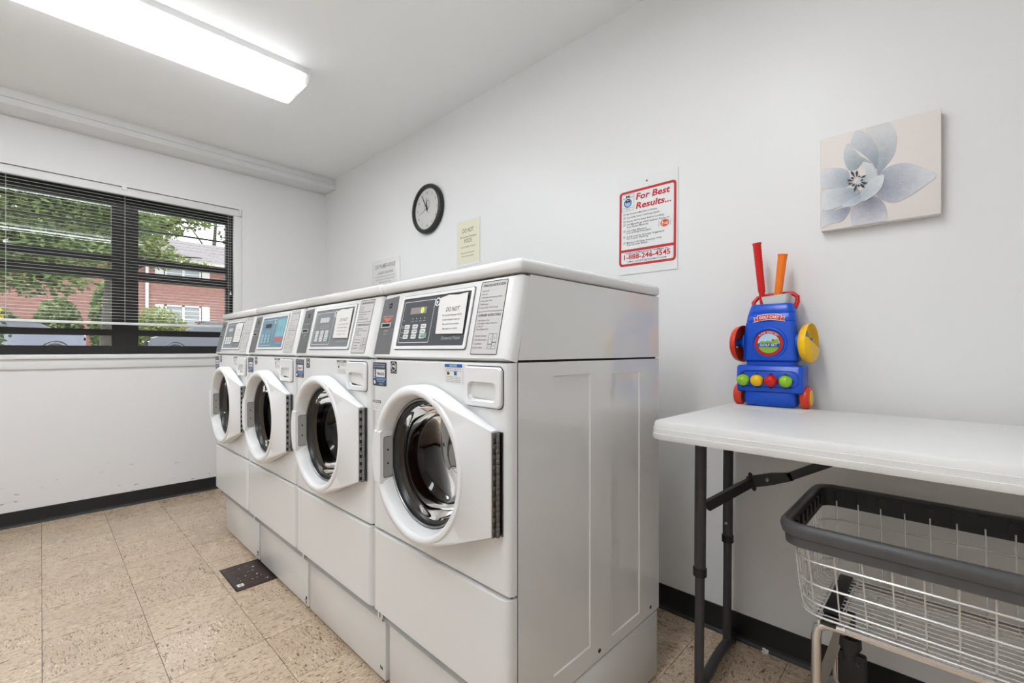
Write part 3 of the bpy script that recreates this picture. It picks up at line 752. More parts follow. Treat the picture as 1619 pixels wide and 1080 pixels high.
MB().lathe([(R - .027, .03), (R - .06, .0325), (.001, .034)], 48, (0, 0, 0), (0, -1, 0)).build('lens', GLASS, ck)

# ---- white notice in a sleeve
wn = thing('paper_notice', 'white address notice in a clear sleeve on the wall behind the washers', 'notice', (1.083, 0, 1.69))
S = Frame((0, -.003, 0), (1, 0, 0), (0, 0, 1))
m = MB(); m.prism([(-.205, -.145), (.205, -.145), (.203, .138), (-.207, .142)], S, -.002, 0); m.build('sleeve', SLEEVE, wn)
m = MB(); m.flat([(-.175, -.13), (.15, -.13), (.15, .13), (-.175, .13)], S, .0004); m.build('sheet', PAPER, wn)
x = MB(); text(x, '2267 PALMER AVENUE', S, -.01, .075, .032, .0009, .30, 'C', .004, .15); text(x, 'LAUNDRY LOAD HOURS', S, .0, .028, .020, .0009, .22, 'C', .008)
for k, (s, wd_) in enumerate((('No washing machine will start before eight in the morning', .29), ('Last load must be in by nine at night every day', .27), ('Thank you for your help', .18), ('Please clean the lint filter and remove your clothes', .27), ('promptly so that your neighbors may use the machines', .28))):
    text(x, s, S, -.01, .004 - k * .022, .011, .0009, wd_, 'C')
x.build('print', INKGREY, wn)
x = MB(); x.flat([(-.035, -.128), (-.02, -.105), (.005, -.128), (-.002, -.128), (-.02, -.113), (-.028, -.128)], S, .0010); border(x, circ(-.018, -.112, .025, 18), circ(-.018, -.112, .022, 18), S, .0008); x.build('house_mark', INK, wn)

# ---- yellow notice
yn = thing('paper_notice', 'yellow DO NOT PODS notice on the wall above the nearest washer', 'notice', (2.069, 0, 1.795))
m = MB(); m.prism([(-.112, -.146), (.110, -.138), (.112, .147), (-.108, .15)], S, -.0015, 0); m.build('sleeve', SLEEVE, yn)
m = MB(); m.flat([(-.104, -.125), (.104, -.127), (.105, .138), (-.102, .138)], S, .0005); m.build('sheet', YPAPER, yn)
x = MB(); text(x, 'DO NOT', S, 0, .068, .028, .0009, .105, 'C', .0, .12); text(x, 'Put Laundry Detergent', S, 0, .036, .012, .0009, .155, 'C', 0, .12)
text(x, 'PODS', S, 0, .003, .026, .0009, .07, 'C', 0, .12); text(x, 'in liquid detergent dispenser', S, 0, -.026, .010, .0009, .145, 'C', 0, .12)
text(x, 'Place pods in the machine', S, -.004, -.064, .010, .0009, .13, 'C', 0, .12); text(x, 'Then add your clothes', S, -.004, -.085, .010, .0009, .115, 'C', 0, .12)
x.build('print', plain('brown_ink', s2l(84, 74, 58), .6), yn)

# ---- red bordered sign
sg = thing('instruction_sign', 'white sign with red border reading For Best Results above the nearest washer', 'sign', (3.283, 0, 1.68))
G = Frame((0, -.004, 0), (1, 0, 0), (0, 0, 1))
a = math.radians(-.4)
G.U = Vector((math.cos(a), 0, math.sin(a))); G.V = Vector((-math.sin(a), 0, math.cos(a)))
m = MB(); m.prism([(-.142, -.215), (.142, -.215), (.142, .215), (-.142, .215)], G, -.003, 0); m.build('board', plain('white_sign_board', s2l(236, 235, 234), .35), sg)
x = MB(); bo = rrect(-.136, .136, -.178, .166, .016, 4); bi = rrect(-.125, .125, -.167, .155, .008, 4); border(x, bo, bi, G, .0005)
x.flat([(-.126, -.113), (.126, -.113), (.126, -.101), (-.126, -.101)], G, .0005); x.build('red_border', REDINK, sg)
x = MB(); x.flat(circ(0, .193, .005, 12), G, .0004); x.build('hang_hole', INKGREY, sg)
x = MB(); text(x, 'For Best', G, -.052, .119, .028, .0008, .158, 'L', .028, .18); text(x, 'Results...', G, -.052, .078, .028, .0008, .165, 'L', .028, .18)
x.build('red_heading', REDINK, sg); x = MB(); text(x, '1-888-246-4545', G, .0, -.147, .023, .0008, .222, 'C', .022); x.build('phone_number', REDINK, sg)
x = MB(); rows = ['Be Positive Machine is Empty.', 'Carefully Read Clothing Labels.', 'Empty All Pockets Before Loading.', 'No Mats/Rugs With Rubber Backs or', 'Any Plastic Material', 'Use High Efficiency', 'Low Sudsing Detergent', 'A3/4 Load Is Strongly Suggested', 'For Proper Washing', 'Measure All Soap Amounts With', 'Cap On Soap Bottle.']
ys = [.057, .041, .0245, .0095, -.002, -.0195, -.0285, -.0465, -.0555, -.0735, -.0835]
wds = [.15, .16, .18, .205, .105, .10, .12, .18, .105, .17, .105]
for s, v, wd_ in zip(rows, ys, wds): text(x, s, G, -.098, v, .0075, .0008, wd_, 'L', .006, .05)
for k in (0, 1, 2, 3, 5, 7, 9):
    v = ys[k]; bo = [(-.115, v - .001), (-.105, v - .001), (-.105, v + .008), (-.115, v + .008)]; border(x, bo, [(u * 1 + (.0008 if u < -.11 else -.0008), w_ + (.0008 if w_ < v + .003 else -.0008)) for u, w_ in bo], G, .0007)
    x.flat([(-.1125, v + .004), (-.110, v + .0005), (-.102, v + .0115), (-.110, v + .003)], G, .0009)
x.build('black_lettering', INK, sg)
x = MB(); text(x, 'Installed and Maintained By TechMatts, Inc.', G, .0, -.122, .0072, .0008, .205, 'C', .012); text(x, 'E-MAIL: LAUNDRY@TECHMATTS.COM', G, .0, -.161, .0072, .0008, .185, 'C', .008); x.build('blue_lettering', BLUEINK, sg)
x = MB(); border(x, [(-.124, .076), (-.062, .076), (-.062, .152), (-.124, .152)], [(-.123, .077), (-.063, .077), (-.063, .151), (-.123, .151)], G, .0007)
text(x, 'M', G, -.093, .135, .013, .0008, .018, 'C', .01); text(x, 'TECH', G, -.119, .131, .007, .0008, .017, 'L'); text(x, 'ATTS', G, -.083, .133, .007, .0008, .017, 'L')
text(x, 'PROFESSIONAL LAUNDRY', G, -.093, .0875, .004, .0008, .052, 'C'); text(x, 'SERVICE', G, -.093, .081, .0035, .0008, .022, 'C'); x.build('logo_print', INK, sg)
x = MB(); border(x, circ(-.093, .112, .0195, 24), circ(-.093, .112, .0155, 24), G, .0008); x.build('logo_ring', BLUEINK, sg)
x = MB(); x.flat(circ(-.093, .112, .0155, 24), G, .0006); x.build('logo_disc', plain('pale_blue', s2l(160, 195, 235), .5), sg)
x = MB(); x.flat([(-.1065, .117), (-.0995, .125), (-.0935, .12), (-.0865, .126), (-.0795, .117), (-.0855, .113), (-.0925, .116), (-.0995, .112)], G, .0010); x.build('logo_wave', INK, sg)
x = MB(); x.flat(circ(.085, -.010, .020, 24, .017), G, .0006); x.build('badge', plain('badge_red', s2l(214, 70, 44), .5), sg)
x = MB(); text(x, 'he', G, .085, -.0165, .016, .0009, .026, 'C', .01, .1); border(x, circ(.085, -.010, .0175, 24, .0145), circ(.085, -.010, .0165, 24, .0135), G, .0009); x.build('badge_letters', plain('badge_cream', s2l(250, 224, 196), .5), sg)
x = MB(); x.flat([(.058, -.024), (.0595, -.024), (.0595, .004), (.058, .004)], G, .0008); x.flat([(.1105, -.024), (.112, -.024), (.112, .004), (.1105, .004)], G, .0008); x.build('badge_brackets', INKGREY, sg)

# ---- canvas with painted flower
cv = thing('canvas_painting', 'square canvas painted with a pale blue grey flower above the folding table', 'painting', (4.084, 0, 1.678))
CVM = plain('canvas_cream', s2l(238, 230, 224), .75, noise=.02, nscale=6, bump=.15, bscale=700)
MB().rbox(-.149, .149, -.035, -.004, -.156, .156, .003, 2).build('stretched_canvas', CVM, cv)
PF = Frame((0, -.0352, 0), (1, 0, 0), (0, 0, 1))
def paint_mat():
    m, nt, b = new_mat('petal_paint'); N_ = nt.nodes; L = nt.links
    at = N_.new('ShaderNodeAttribute'); at.attribute_name = 'tone'
    tc = N_.new('ShaderNodeTexCoord'); n = N_.new('ShaderNodeTexNoise'); n.inputs['Scale'].default_value = 55; n.inputs['Detail'].default_value = 5; n.inputs['Distortion'].default_value = 1.2
    L.new(tc.outputs['Object'], n.inputs['Vector'])
    mx = N_.new('ShaderNodeMixRGB'); mx.blend_type = 'OVERLAY'; mx.inputs[0].default_value = .22; L.new(at.outputs['Color'], mx.inputs[1]); L.new(n.outputs['Fac'], mx.inputs[2])
    L.new(mx.outputs[0], b.inputs['Base Color']); b.inputs['Roughness'].default_value = .7; return m
PAINT = paint_mat()
def grey(c): m_ = sum(c) / 3; return tuple(m_ + (v - m_) * .55 for v in c)
def cuv(p):
    x_, y_ = p; u = (x_ - 115) / 862.0; top = 320 - 222 * u; bot = 960 - 125 * u
    return (max(0, min(1, u)) - .5) * .294, (.5 - max(0.0, min(1.0, (y_ - top) / (bot - top)))) * .308
def smooth_poly(p, n=5):
    out = []; L = len(p)
    for i in range(L):
        p0, p1, p2, p3 = (Vector(p[(i + k - 1) % L]) for k in range(4))
        for k in range(n):
            t_ = k / n
            out.append(tuple(.5 * ((2 * p1) + (p2 - p0) * t_ + (2 * p0 - 5 * p1 + 4 * p2 - p3) * t_ ** 2 + (3 * p1 - p0 - 3 * p2 + p3) * t_ ** 3)))
    return out
petals = [
 ([(470,240),(560,205),(640,190),(690,280),(680,400),(640,470),(580,540),(555,560),(548,470),(555,400),(525,310)], (560,560), (138,158,176), (222,222,222)),
 ([(390,255),(440,250),(510,300),(560,390),(555,470),(545,520),(510,470),(430,400),(355,350),(370,290)], (540,500), (134,156,174), (214,219,223)),
 ([(320,350),(345,345),(420,420),(510,475),(440,480),(400,520),(340,530),(305,470),(300,410)], (430,500), (136,160,174), (210,217,221)),
 ([(120,540),(220,515),(320,525),(345,580),(330,640),(240,655),(150,660),(120,650)], (350,600), (140,160,178), (222,225,228)),
 ([(560,570),(640,500),(760,480),(870,520),(950,570),(880,640),(780,710),(690,755),(610,750),(550,705),(590,640)], (560,660), (132,142,170), (220,221,226)),
 ([(540,715),(600,770),(620,840),(600,890),(480,920),(380,930),(355,870),(360,810),(430,760)], (500,740), (126,124,150), (212,210,218)),
 ([(120,830),(230,810),(345,790),(330,840),(280,890),(180,910),(120,938)], (330,800), (124,138,168), (220,222,228)),
 ([(120,700),(180,665),(280,652),(400,660),(420,690),(330,750),(260,790),(170,815),(120,805)], (400,680), (144,164,182), (222,226,229)),
 ([(290,775),(360,730),(430,700),(435,745),(390,780),(320,787)], (430,715), (158,172,200), (208,215,226)),
 ([(440,475),(500,480),(540,530),(545,580),(500,600),(460,615),(430,590),(470,550)], (440,600), (172,190,202), (218,224,227)),
 ([(590,560),(600,600),(570,670),(510,720),(450,750),(430,710),(440,660),(500,600)], (440,690), (176,190,204), (220,226,229)),
]
for k, (pl, cpt, cin, cout) in enumerate(petals):
    ol = [cuv(p) for p in smooth_poly(pl)]; cc = cuv(cpt); n = .0004 + k * .00025
    mb = MB(); nn = len(ol); cols_ = []
    ce = (sum(p[0] for p in ol) / nn, sum(p[1] for p in ol) / nn)
    dmax = max(math.hypot(u - cc[0], v - cc[1]) for u, v in ol); rings = []
    for f in (1.0, .94, .7, .4, .02):
        ring = [(ce[0] + (u - ce[0]) * f, ce[1] + (v - ce[1]) * f) for u, v in ol]
        rings.append([PF(u, v, n) for u, v in ring])
        for u, v in ring:
            tt = min(1, math.hypot(u - cc[0], v - cc[1]) / dmax * 1.15) ** .8 * (.9 if f == 1.0 else 1.0)
            cols_.append(s2l(*[a_ + (b_ - a_) * tt for a_, b_ in zip(grey(cin), grey(cout))]))
    mb.loops(rings, True, smooth=False)
    o = mb.build('petal', PAINT, cv)
    at = o.data.color_attributes.new('tone', 'FLOAT_COLOR', 'POINT')
    for i, c_ in enumerate(cols_): at.data[i].color = (c_[0], c_[1], c_[2], 1)
x = MB(); rnd = random.Random(3)
for k in range(13):
    a = k * 2 * PI / 13 + .2; c0 = (403, 605); l0, l1 = 16 + rnd.random() * 14, 48 + rnd.random() * 62
    p0 = cuv((c0[0] + l0 * math.cos(a), c0[1] + l0 * math.sin(a))); p1 = cuv((c0[0] + l1 * math.cos(a + .15), c0[1] + l1 * .8 * math.sin(a + .15)))
    d = Vector((p1[0] - p0[0], p1[1] - p0[1])).normalized(); nx, ny = -d.y * .0034, d.x * .0034
    pm = ((p0[0] + p1[0] * 2) / 3, (p0[1] + p1[1] * 2) / 3)
    x.flat([p0, (pm[0] + nx, pm[1] + ny), p1, (pm[0] - nx, pm[1] - ny)], PF, .0040)
x.build('stamens', plain('dark_paint', s2l(58, 62, 68), .7), cv)
x = MB(); x.flat(circ(*cuv((425, 610)), .009, 16, .011), PF, .0038); x.build('flower_heart', plain('heart_paint', s2l(206, 216, 220), .7), cv)

# ================================================================== FOLDING TABLE
TZ = .92; TA = math.radians(-2.0)
tb_ = thing('folding_table', 'white plastic folding table with grey metal legs against the right wall', 'table', (3.652, -.052, 0), TA)
TL, TWD = 1.52, .63
def top_loop(ins, z, r): return [(u, v, z) for u, v in rrect(ins, TL - ins, -TWD + ins, -ins, max(r - ins, .004), 6)]
m = MB().loops([top_loop(.012, TZ - .052, .045), top_loop(.002, TZ - .050, .045), top_loop(0, TZ - .044, .045), top_loop(0, TZ - .034, .045), top_loop(.002, TZ - .0335, .045), top_loop(.002, TZ - .020, .045), top_loop(.004, TZ - .0195, .045), top_loop(.005, TZ - .008, .045), top_loop(.008, TZ - .002, .045), top_loop(.016, TZ, .045)], True, True, True)
m.build('tabletop', TABLETOP, tb_)
def inv(p):   # world -> table local
    d = Vector(p) - Vector((3.652, -.052, 0)); c, s = math.cos(-TA), math.sin(-TA); return Vector((d.x * c - d.y * s, d.x * s + d.y * c, d.z))
def leg_set(xf, xr, yf, yr):
    """U shaped leg frame: floor tube + two uprights with height extensions"""
    for nm, (lx, ly) in (('front', (xf, yf)), ('rear', (xr, yr))):
        top = inv((lx, ly, TZ - .053)); bot = inv((lx - .006, ly, .03)); zc = .42
        mid = top.lerp(bot, (top.z - zc) / (top.z - bot.z))
        L1 = MB(); L1.tube([top, mid], .0175, 14); lg = L1.build('leg', LEGPAINT, tb_)
        L2 = MB(); L2.tube([mid + Vector((0, 0, .01)), bot], .0145, 14); L2.build('leg_extension', LEGPAINT, lg)
        L3 = MB(); L3.tube([mid + Vector((0, 0, .012)), mid + Vector((0, 0, -.012))], .0205, 16); L3.build('leg_collar', BLACKPL, lg)
        if nm == 'rear': MB().lathe([(.005, 0), (.005, .0178), (.003, .019)], 10, mid + Vector((0, 0, .06)), (0, -1, 0), True, False, True).build('snap_button', STEEL, lg)
    a, b = inv((xf - .006, yf, 0)), inv((xr - .006, yr, 0)); d = (b - a)
    pts = [a - d * .42, a - d * .30, a - d * .15, a, a + d * .25, a + d * .5, a + d * .75, b, b + d * .10, b + d * .20]
    zz = [.017, .017, .03, .042, .046, .046, .042, .032, .02, .017]
    fb = MB(); fb.tube([Vector((p.x, p.y, z)) for p, z in zip(pts, zz)], .016, 14); ft = fb.build('foot_tube', LEGPAINT, tb_)
    for e in (pts[0], pts[-1]):
        k = MB(); dd_ = d.normalized() * .012; k.tube([Vector((e.x, e.y, .0195)) - dd_, Vector((e.x, e.y, .0195)) + dd_], .0193, 14); k.build('foot_cap', BLACKPL, ft)
leg_set(3.685, 3.662, -.43, -.105)
leg_set(5.02, 5.00, -.50, -.16)
# brace linking the leg frame to the underside
br = MB()
def strap(mb, p0, p1, w0, w1, th=.008):
    p0, p1 = inv(p0), inv(p1); d = (p1 - p0).normalized(); up = Vector((0, 0, 1)); s_ = d.cross(up).normalized(); n_ = s_.cross(d).normalized()
    rr = [[p + s_ * (sx * th) + n_ * (sz * w_ / 2) for sx, sz in ((-1, -1), (1, -1), (1, 1), (-1, 1))] for p, w_ in ((p0, w0), (p1, w1))]
    mb.loops(rr, True, True, True, False)
strap(br, (3.692, -.40, .622), (3.786, -.27, .690), .032, .028); strap(br, (3.668, -.13, .60), (3.786, -.25, .688), .026, .026)
bro = br.build('brace_fork', BLACKPL, tb_)
br = MB(); strap(br, (3.775, -.262, .686), (3.85, -.262, .712), .036, .036); strap(br, (3.84, -.262, .709), (3.90, -.262, .728), .036, .024); strap(br, (3.89, -.262, .725), (4.12, -.262, .862), .024, .026)
br.build('brace_bar', BLACKPL, tb_)
lk = MB(); c0 = inv((3.786, -.262, .689)); 
lk.tube([c0 + Vector((.022 * -.35 * math.sin(a), .016 * math.cos(a), .026 * math.sin(a))) for a in [2 * PI * k / 16 for k in range(16)]], .0035, 8, True); lk.build('lock_ring', BLACKPL, tb_)
MB().lathe([(.006, 0), (.006, .004), (.002, .006)], 10, inv((3.832, -.270, .706)), (0, -1, 0), True, False, True).build('rivet', STEEL, tb_)

# ---- sheet of paper under the toy
sh_ = MB(); P = Frame((3.80, -.185, TZ + .0006), (math.cos(-.10), math.sin(-.10), 0), (-math.sin(-.10), math.cos(-.10), 0))
sh_.prism([(-.14, -.03), (.125, -.03), (.125, .10), (-.14, .10)], P, -.0004, .0004)
so = sh_.build('paper_sheet', PAPER); tag(so, 'loose white paper sheet with faint writing lying under the toy golf cart', 'paper')
x = MB(); text(x, 'golf set', P, -.115, -.012, .006, .0008, .03, 'L', 0, .3); text(x, 'free', P, -.07, -.020, .006, .0008, .02, 'L', 0, .3); x.build('handwriting', plain('blue_pen', s2l(90, 110, 190), .6), so)
x = MB(); P2 = Frame((3.67, -.26, TZ + .0003), (1, 0, 0), (0, 1, 0)); 

# ================================================================== TOY GOLF CART
TG = (3.80, -.098, TZ)
tc_ = thing('toy_golf_cart', 'blue plastic toy golf cart with red wheels standing on the folding table', 'toy', TG)
def sect(hw, yf, yb, z, r=.02, n=5): return [(u, v, z) for u, v in rrect(-hw, hw, yf, yb, min(r, (yb - yf) / 2.2), n)]
m = MB().loops([sect(.078, -.020, .05, .158, .02), sect(.086, -.027, .055, .164, .02), sect(.085, -.026, .055, .24, .02), sect(.079, -.022, .055, .296, .02), sect(.076, -.019, .053, .2985, .02), sect(.0775, -.020, .053, .301, .02), sect(.074, -.015, .053, .326, .02), sect(.0715, -.012, .052, .3285, .02), sect(.073, -.013, .052, .331, .02), sect(.066, -.006, .05, .356, .018), sect(.060, -.001, .047, .361, .016)], True, True, True)
m.build('upper_body', TOYBLUE, tc_)
MB().loops([sect(.078, -.018, .045, .146, .02), sect(.078, -.018, .045, .160, .02)], True, True, True).build('waist', TOYBLUE, tc_)
m = MB().loops([sect(.099, -.030, .055, .052, .012), sect(.103, -.036, .058, .056, .014), sect(.103, -.040, .058, .10, .014), sect(.103, -.036, .058, .139, .014), sect(.099, -.030, .056, .145, .012)], True, True, True)
m.build('ball_box', TOYBLUE, tc_)
BF = Frame((0, -.0405, .1), (1, 0, 0), (0, 0, 1))
x = MB(); po = rrect(-.094, .094, -.031, .029, .029, 6); pi = rrect(-.089, .089, -.026, .024, .024, 6); x.loops([[BF(u, v, -.006) for u, v in po], [BF(u, v, .0015) for u, v in rrect(-.0925, .0925, -.0295, .0275, .0275, 6)], [BF(u, v, -.006) for u, v in pi]]); x.build('tray_ridge', TOYBLUE, tc_)
m = MB().loops([sect(.076, -.018, .045, .004, .02), sect(.082, -.028, .05, .014, .024), sect(.083, -.033, .05, .038, .026), sect(.080, -.028, .05, .054, .022)], True, True, True)
m.build('foot', TOYBLUE, tc_)
# ball pockets and balls
bx_ = (-.077, -.033, .011, .055)
for k, u in enumerate(bx_):
    m = MB(); m.flat([(u - .0235, 0), (u - .012, -.017), (u, -.0265), (u + .012, -.017), (u + .0235, 0), (u + .012, .017), (u, .0265), (u - .012, .017)], Frame((0, -.0418, .093), (1, 0, 0), (0, 0, 1)), .0)
    m.build('ball_pocket', DARKGAP, tc_)
for u, mt, lab in zip(bx_, (TOYGREEN, TOYYEL, TOYRED, TOYGREEN), ('green toy golf ball at the left end of the blue toy cart tray', 'yellow toy golf ball in the blue toy cart tray', 'red toy golf ball in the blue toy cart tray', 'green toy golf ball at the right end of the blue toy cart tray')):
    bm = bmesh.new(); bmesh.ops.create_uvsphere(bm, u_segments=24, v_segments=16, radius=.0205)
    b = MB().bm(bm, True).build('toy_golf_ball', mt); b.location = (TG[0] + u, TG[1] - .0445, TG[2] + .093); tag(b, lab, 'ball', 'toy golf balls')
# round badge
x = MB(); BG = Frame((0, -.0265, .222), (1, 0, 0), (0, 0, 1))
x.lathe([(.058, -.004), (.055, .003), (.050, .004), (.047, .001), (.046, 0)], 40, (0, -.0265, .222), (0, -1, 0)); x.build('badge_ring', TOYBLUE, tc_)
x = MB(); x.flat(circ(0, 0, .0445, 40), BG, .0018); bd = x.build('badge_sticker', plain('badge_crimson', s2l(186, 26, 36), .35), tc_)
x = MB(); x.flat(circ(0, 0, .034, 36), BG, .0021); x.build('sky', plain('badge_sky', s2l(186, 214, 236), .4), bd)
x = MB(); x.flat([(.034 * math.cos(a), .034 * math.sin(a)) for a in [PI + .05 + (PI - .1) * k / 20 for k in range(21)]] + [(.028, .016), (.018, .012), (.008, .006), (-.002, .010), (-.012, .006), (-.022, .009)], BG, .0024); x.build('fairway', plain('badge_green', s2l(140, 188, 62), .4), bd)
x = MB(); x.flat([(.008, .008), (.02, .008), (.014, .017)], BG, .0027); x.build('house', plain('badge_house', s2l(190, 90, 60), .4), bd)
x = MB(); x.flat([(-.034, -.012), (.034, -.014), (.036, -.002), (0, .002), (-.036, 0)], BG, .0030); x.build('name_band', plain('badge_blue', s2l(24, 92, 168), .4), bd)
x = MB(); text(x, 'GOLF SET', BG, 0, -.0095, .0088, .0034, .054, 'C', .02); text(x, 'SUPER GOLF SET', BG, 0, .0365, .0056, .0034, .062, 'C', .015, 0, .0365); x.build('lettering', WHITEINK, bd)
# ribbon
RB = Frame((0, -.0205, .312), (1, 0, 0), (0, -.25, -1)); RB = Frame((0, -.0215, .310), (1, 0, 0), (0, .14, 1))
def ribbon(k, dv): return [(-.036 * k, -.010 - dv), (-.018 * k, -.006 - dv), (0, -.004 - dv), (.018 * k, -.006 - dv), (.036 * k, -.010 - dv), (.036 * k, .008 + dv), (.018 * k, .012 + dv), (0, .013 + dv), (-.018 * k, .012 + dv), (-.036 * k, .008 + dv)]
x = MB(); x.flat(ribbon(1.06, .002), RB, .001)
for s in (-1, 1): x.flat([(s * .034, -.010), (s * .050, -.015), (s * .046, -.007), (s * .050, .004), (s * .034, .002)][::s], RB, .0008)
rb = x.build('ribbon_sticker', WHITEINK, tc_)
x = MB(); x.flat(ribbon(1.0, 0), RB, .0014)
for s in (-1, 1): x.flat([(s * .037, -.009), (s * .0475, -.0125), (s * .0445, -.006), (s * .0475, .002), (s * .037, .0)][::s], RB, .0013)
x.build('ribbon_red', plain('ribbon_crimson', s2l(204, 48, 34), .4), rb)
x = MB(); text(x, 'GOLF CART', RB, 0, -.0005, .0095, .0020, .060, 'C', .025, 0, .13); x.build('lettering', WHITEINK, rb)
# wheels and hubs
for s in (-1, 1):
    wo = MB().lathe([(.012, -.013), (.034, -.013), (.038, -.008), (.038, .008), (.034, .013), (.026, .014), (.026, .012)], 32, (s * .104, .012, .038), (s, 0, 0), True, True, False).build('wheel', TOYORED, tc_)
    MB().lathe([(.0255, .0125), (.024, .0165), (.0005, .017)], 28, (s * .104, .012, .038), (s, 0, 0)).build('hub_cap', TOYYEL, wo)
# side pegs
for s in (-1, 1):
    MB().lathe([(.034, -.004), (.033, .003), (.026, .006), (.0145, .006), (.0145, .036), (.012, .039), (.0005, .0395)], 24, (s * .083, .008, .225), (s, 0, 0)).build('peg', TOYBLUE, tc_)
# red pull handle behind, grey club cup
x = MB(); x.tube([(-.062, .035, .345), (-.066, .04, .372), (-.054, .046, .389), (-.02, .05, .395), (.03, .05, .398), (.058, .048, .396), (.072, .044, .384), (.073, .04, .366), (.066, .035, .345)], .0075, 12); x.build('pull_handle', TOYRED, tc_)
x = MB().loops([sect(.036, .0, .045, .355, .01), sect(.040, -.003, .047, .372, .01), sect(.043, -.005, .049, .387, .01), sect(.039, -.001, .045, .387, .01), sect(.034, .004, .04, .362, .01)], True, True, True)
x.v = [(a + .012, b, c + (.006 if c > .38 and a > 0 else 0)) for a, b, c in x.v]; x.build('club_cup', plain('toy_grey_plastic', s2l(206, 210, 208), .4), tc_)
# clubs
def club(name, p0, p1, p2, rg, rs, mat, label):
    t = thing(name, label, 'toy club', p2, 0, 'toy golf clubs'); o = Vector(p2); p0, p1 = Vector(p0) - o, Vector(p1) - o
    pts, rad = [], []; n = 34
    for k in range(n + 1):
        f = k / n; pts.append(p0.lerp(p1, f)); rad.append(rg * (1 - .14 * f) * (1.0 if k % 2 else .955))
    rad[0] = rg * 1.06; rad[1] = rg * 1.06
    MB().tube(pts, rad, 16).build('grip', mat, t); MB().tube([p1, Vector((0, 0, 0))], rs, 12).build('shaft', mat, t)
club('toy_golf_club', (3.757, -.105, 1.500), (3.768, -.085, 1.325), (3.773, -.083, 1.262), .0138, .0098, TOYRED, 'red toy golf club with ribbed grip standing in the blue cart')
club('toy_golf_club', (3.834, -.085, 1.452), (3.818, -.080, 1.31), (3.816, -.08, 1.295), .0148, .0125, TOYORG, 'orange toy golf club with ribbed grip standing in the blue cart')
# putting cups hung on the pegs
def putting_cup(x_, label, mat, pocket, rz):
    t = thing('putting_cup', label, 'toy cup', (x_, TG[1] + .006, TZ + .222), rz, 'toy putting cups')
    MB().lathe([(.016, .002), (.050, .002), (.060, .008), (.065, .022), (.0665, .024), (.067, .022), (.062, .004), (.051, -.003), (.016, -.003), (.016, .002)], 40, (0, 0, 0), (1, 0, 0)).build('dish', mat, t)
    if pocket:
        p = MB(); arc = [(.0655 * math.cos(a), .0655 * math.sin(a)) for a in [PI - .35 + (PI + .02) * k / 24 for k in range(25)]]
        rings = []
        for f, xx in ((1.0, .0235), (.9, .030), (.6, .036), (.25, .037), (.02, .037)):
            rings.append([(xx, -.008 + (y_ + .008) * f, -.018 + (z_ + .018) * f) for y_, z_ in arc])
        p.loops(rings, True); p.build('pocket', mat, t)
        c = MB(); CFm = Frame((.0035, 0, 0), (0, 1, 0), (0, 0, 1)); border(c, circ(0, 0, .046, 28), circ(0, 0, .017, 28), CFm, .0); c.build('printed_card', plain('mottled_card', s2l(170, 165, 150), .5, noise=.6, nscale=160), t)
putting_cup(TG[0] + .098, 'yellow putting cup hung on the right peg of the toy cart', TOYYEL, True, math.radians(-7))
putting_cup(TG[0] - .112, 'red putting cup hung on the left peg of the toy cart', TOYORED, False, math.radians(-10))

# ================================================================== LAUNDRY CART
LC = (3.934, -.614, 0); LA = math.radians(-.5)
lc = thing('laundry_cart', 'wire laundry cart with chrome basket and grey bumper under the folding table', 'laundry cart', LC, LA)
CL, CW = .86, .465; RZ = .70; BZ = .455
def crect(ins_x, ins_y, z, r, n=5): return [Vector((u, v, z)) for u, v in rrect(ins_x, CL - ins_x, ins_y, CW - ins_y, r, n)]
# bumper: fat outer roll and inner skirt
bump = MB()
def roll(ins, z): return crect(ins, ins, z, max(.062 - ins, .012), 7)
bump.loops([roll(.018, RZ - .060), roll(.012, RZ - .058), roll(.0105, RZ - .036), roll(.004, RZ - .032), roll(.0, RZ - .018), roll(.002, RZ - .007), roll(.010, RZ - .0005), roll(.018, RZ - .001), roll(.026, RZ - .008), roll(.028, RZ - .02), roll(.028, RZ - .060), roll(.018, RZ - .060)])
bo_ = bump.build('bumper', RUBBER, lc)
sk = MB(); sk.loops([roll(.0285, RZ - .006), roll(.030, RZ - .010), roll(.030, RZ - .060), roll(.0285, RZ - .061)]); 
sk.build('inner_lip', RUBBER_IN, bo_)
for k in range(15):     # moulded clips along the inside
    cx_ = .07 + k * .051
    for yy in (.0335, CW - .0335):
        MB().box(cx_ - .009, cx_ + .009, yy - .002, yy + .002, RZ - .042, RZ - .014).build('rim_clip', BLACKPL, bo_)
for k in range(7):
    cy_ = .085 + k * .048; MB().box(.0315, .0355, cy_ - .008, cy_ + .008, RZ - .042, RZ - .012).build('rim_clip', BLACKPL, bo_)
bk_o = MB().tube(roll(.024, RZ - .04), .003, 6, True).build('basket', CHROME, lc)
TX, TY = .018, .05      # taper at the bottom
wr = .0019
def side_y(z): f = (RZ - z) / (RZ - BZ); return .024 + TY * f
def side_x(z): f = (RZ - z) / (RZ - BZ); return .024 + TX * f
NXW = 15
for k in range(NXW):     # wires going down the front, across the bottom and up the back
    xt = .062 + k * (CL - .124) / (NXW - 1); f = (xt - CL / 2) / (CL / 2 - .024); xb = CL / 2 + f * (CL / 2 - .024 - TX * .62)
    pts = [(xt, side_y(RZ - .03), RZ - .03), (xt + (xb - xt) * .85, side_y(BZ + .05), BZ + .05), (xb, side_y(BZ + .015) + .002, BZ + .015), (xb, side_y(BZ) + .014, BZ), (xb, CW - side_y(BZ) - .014, BZ), (xb, CW - side_y(BZ + .015) - .002, BZ + .015), (xt + (xb - xt) * .85, CW - side_y(BZ + .05), BZ + .05), (xt, CW - side_y(RZ - .03), RZ - .03)]
    MB().tube(pts, wr, 6).build('wire', WIRE, bk_o)
NYW = 13
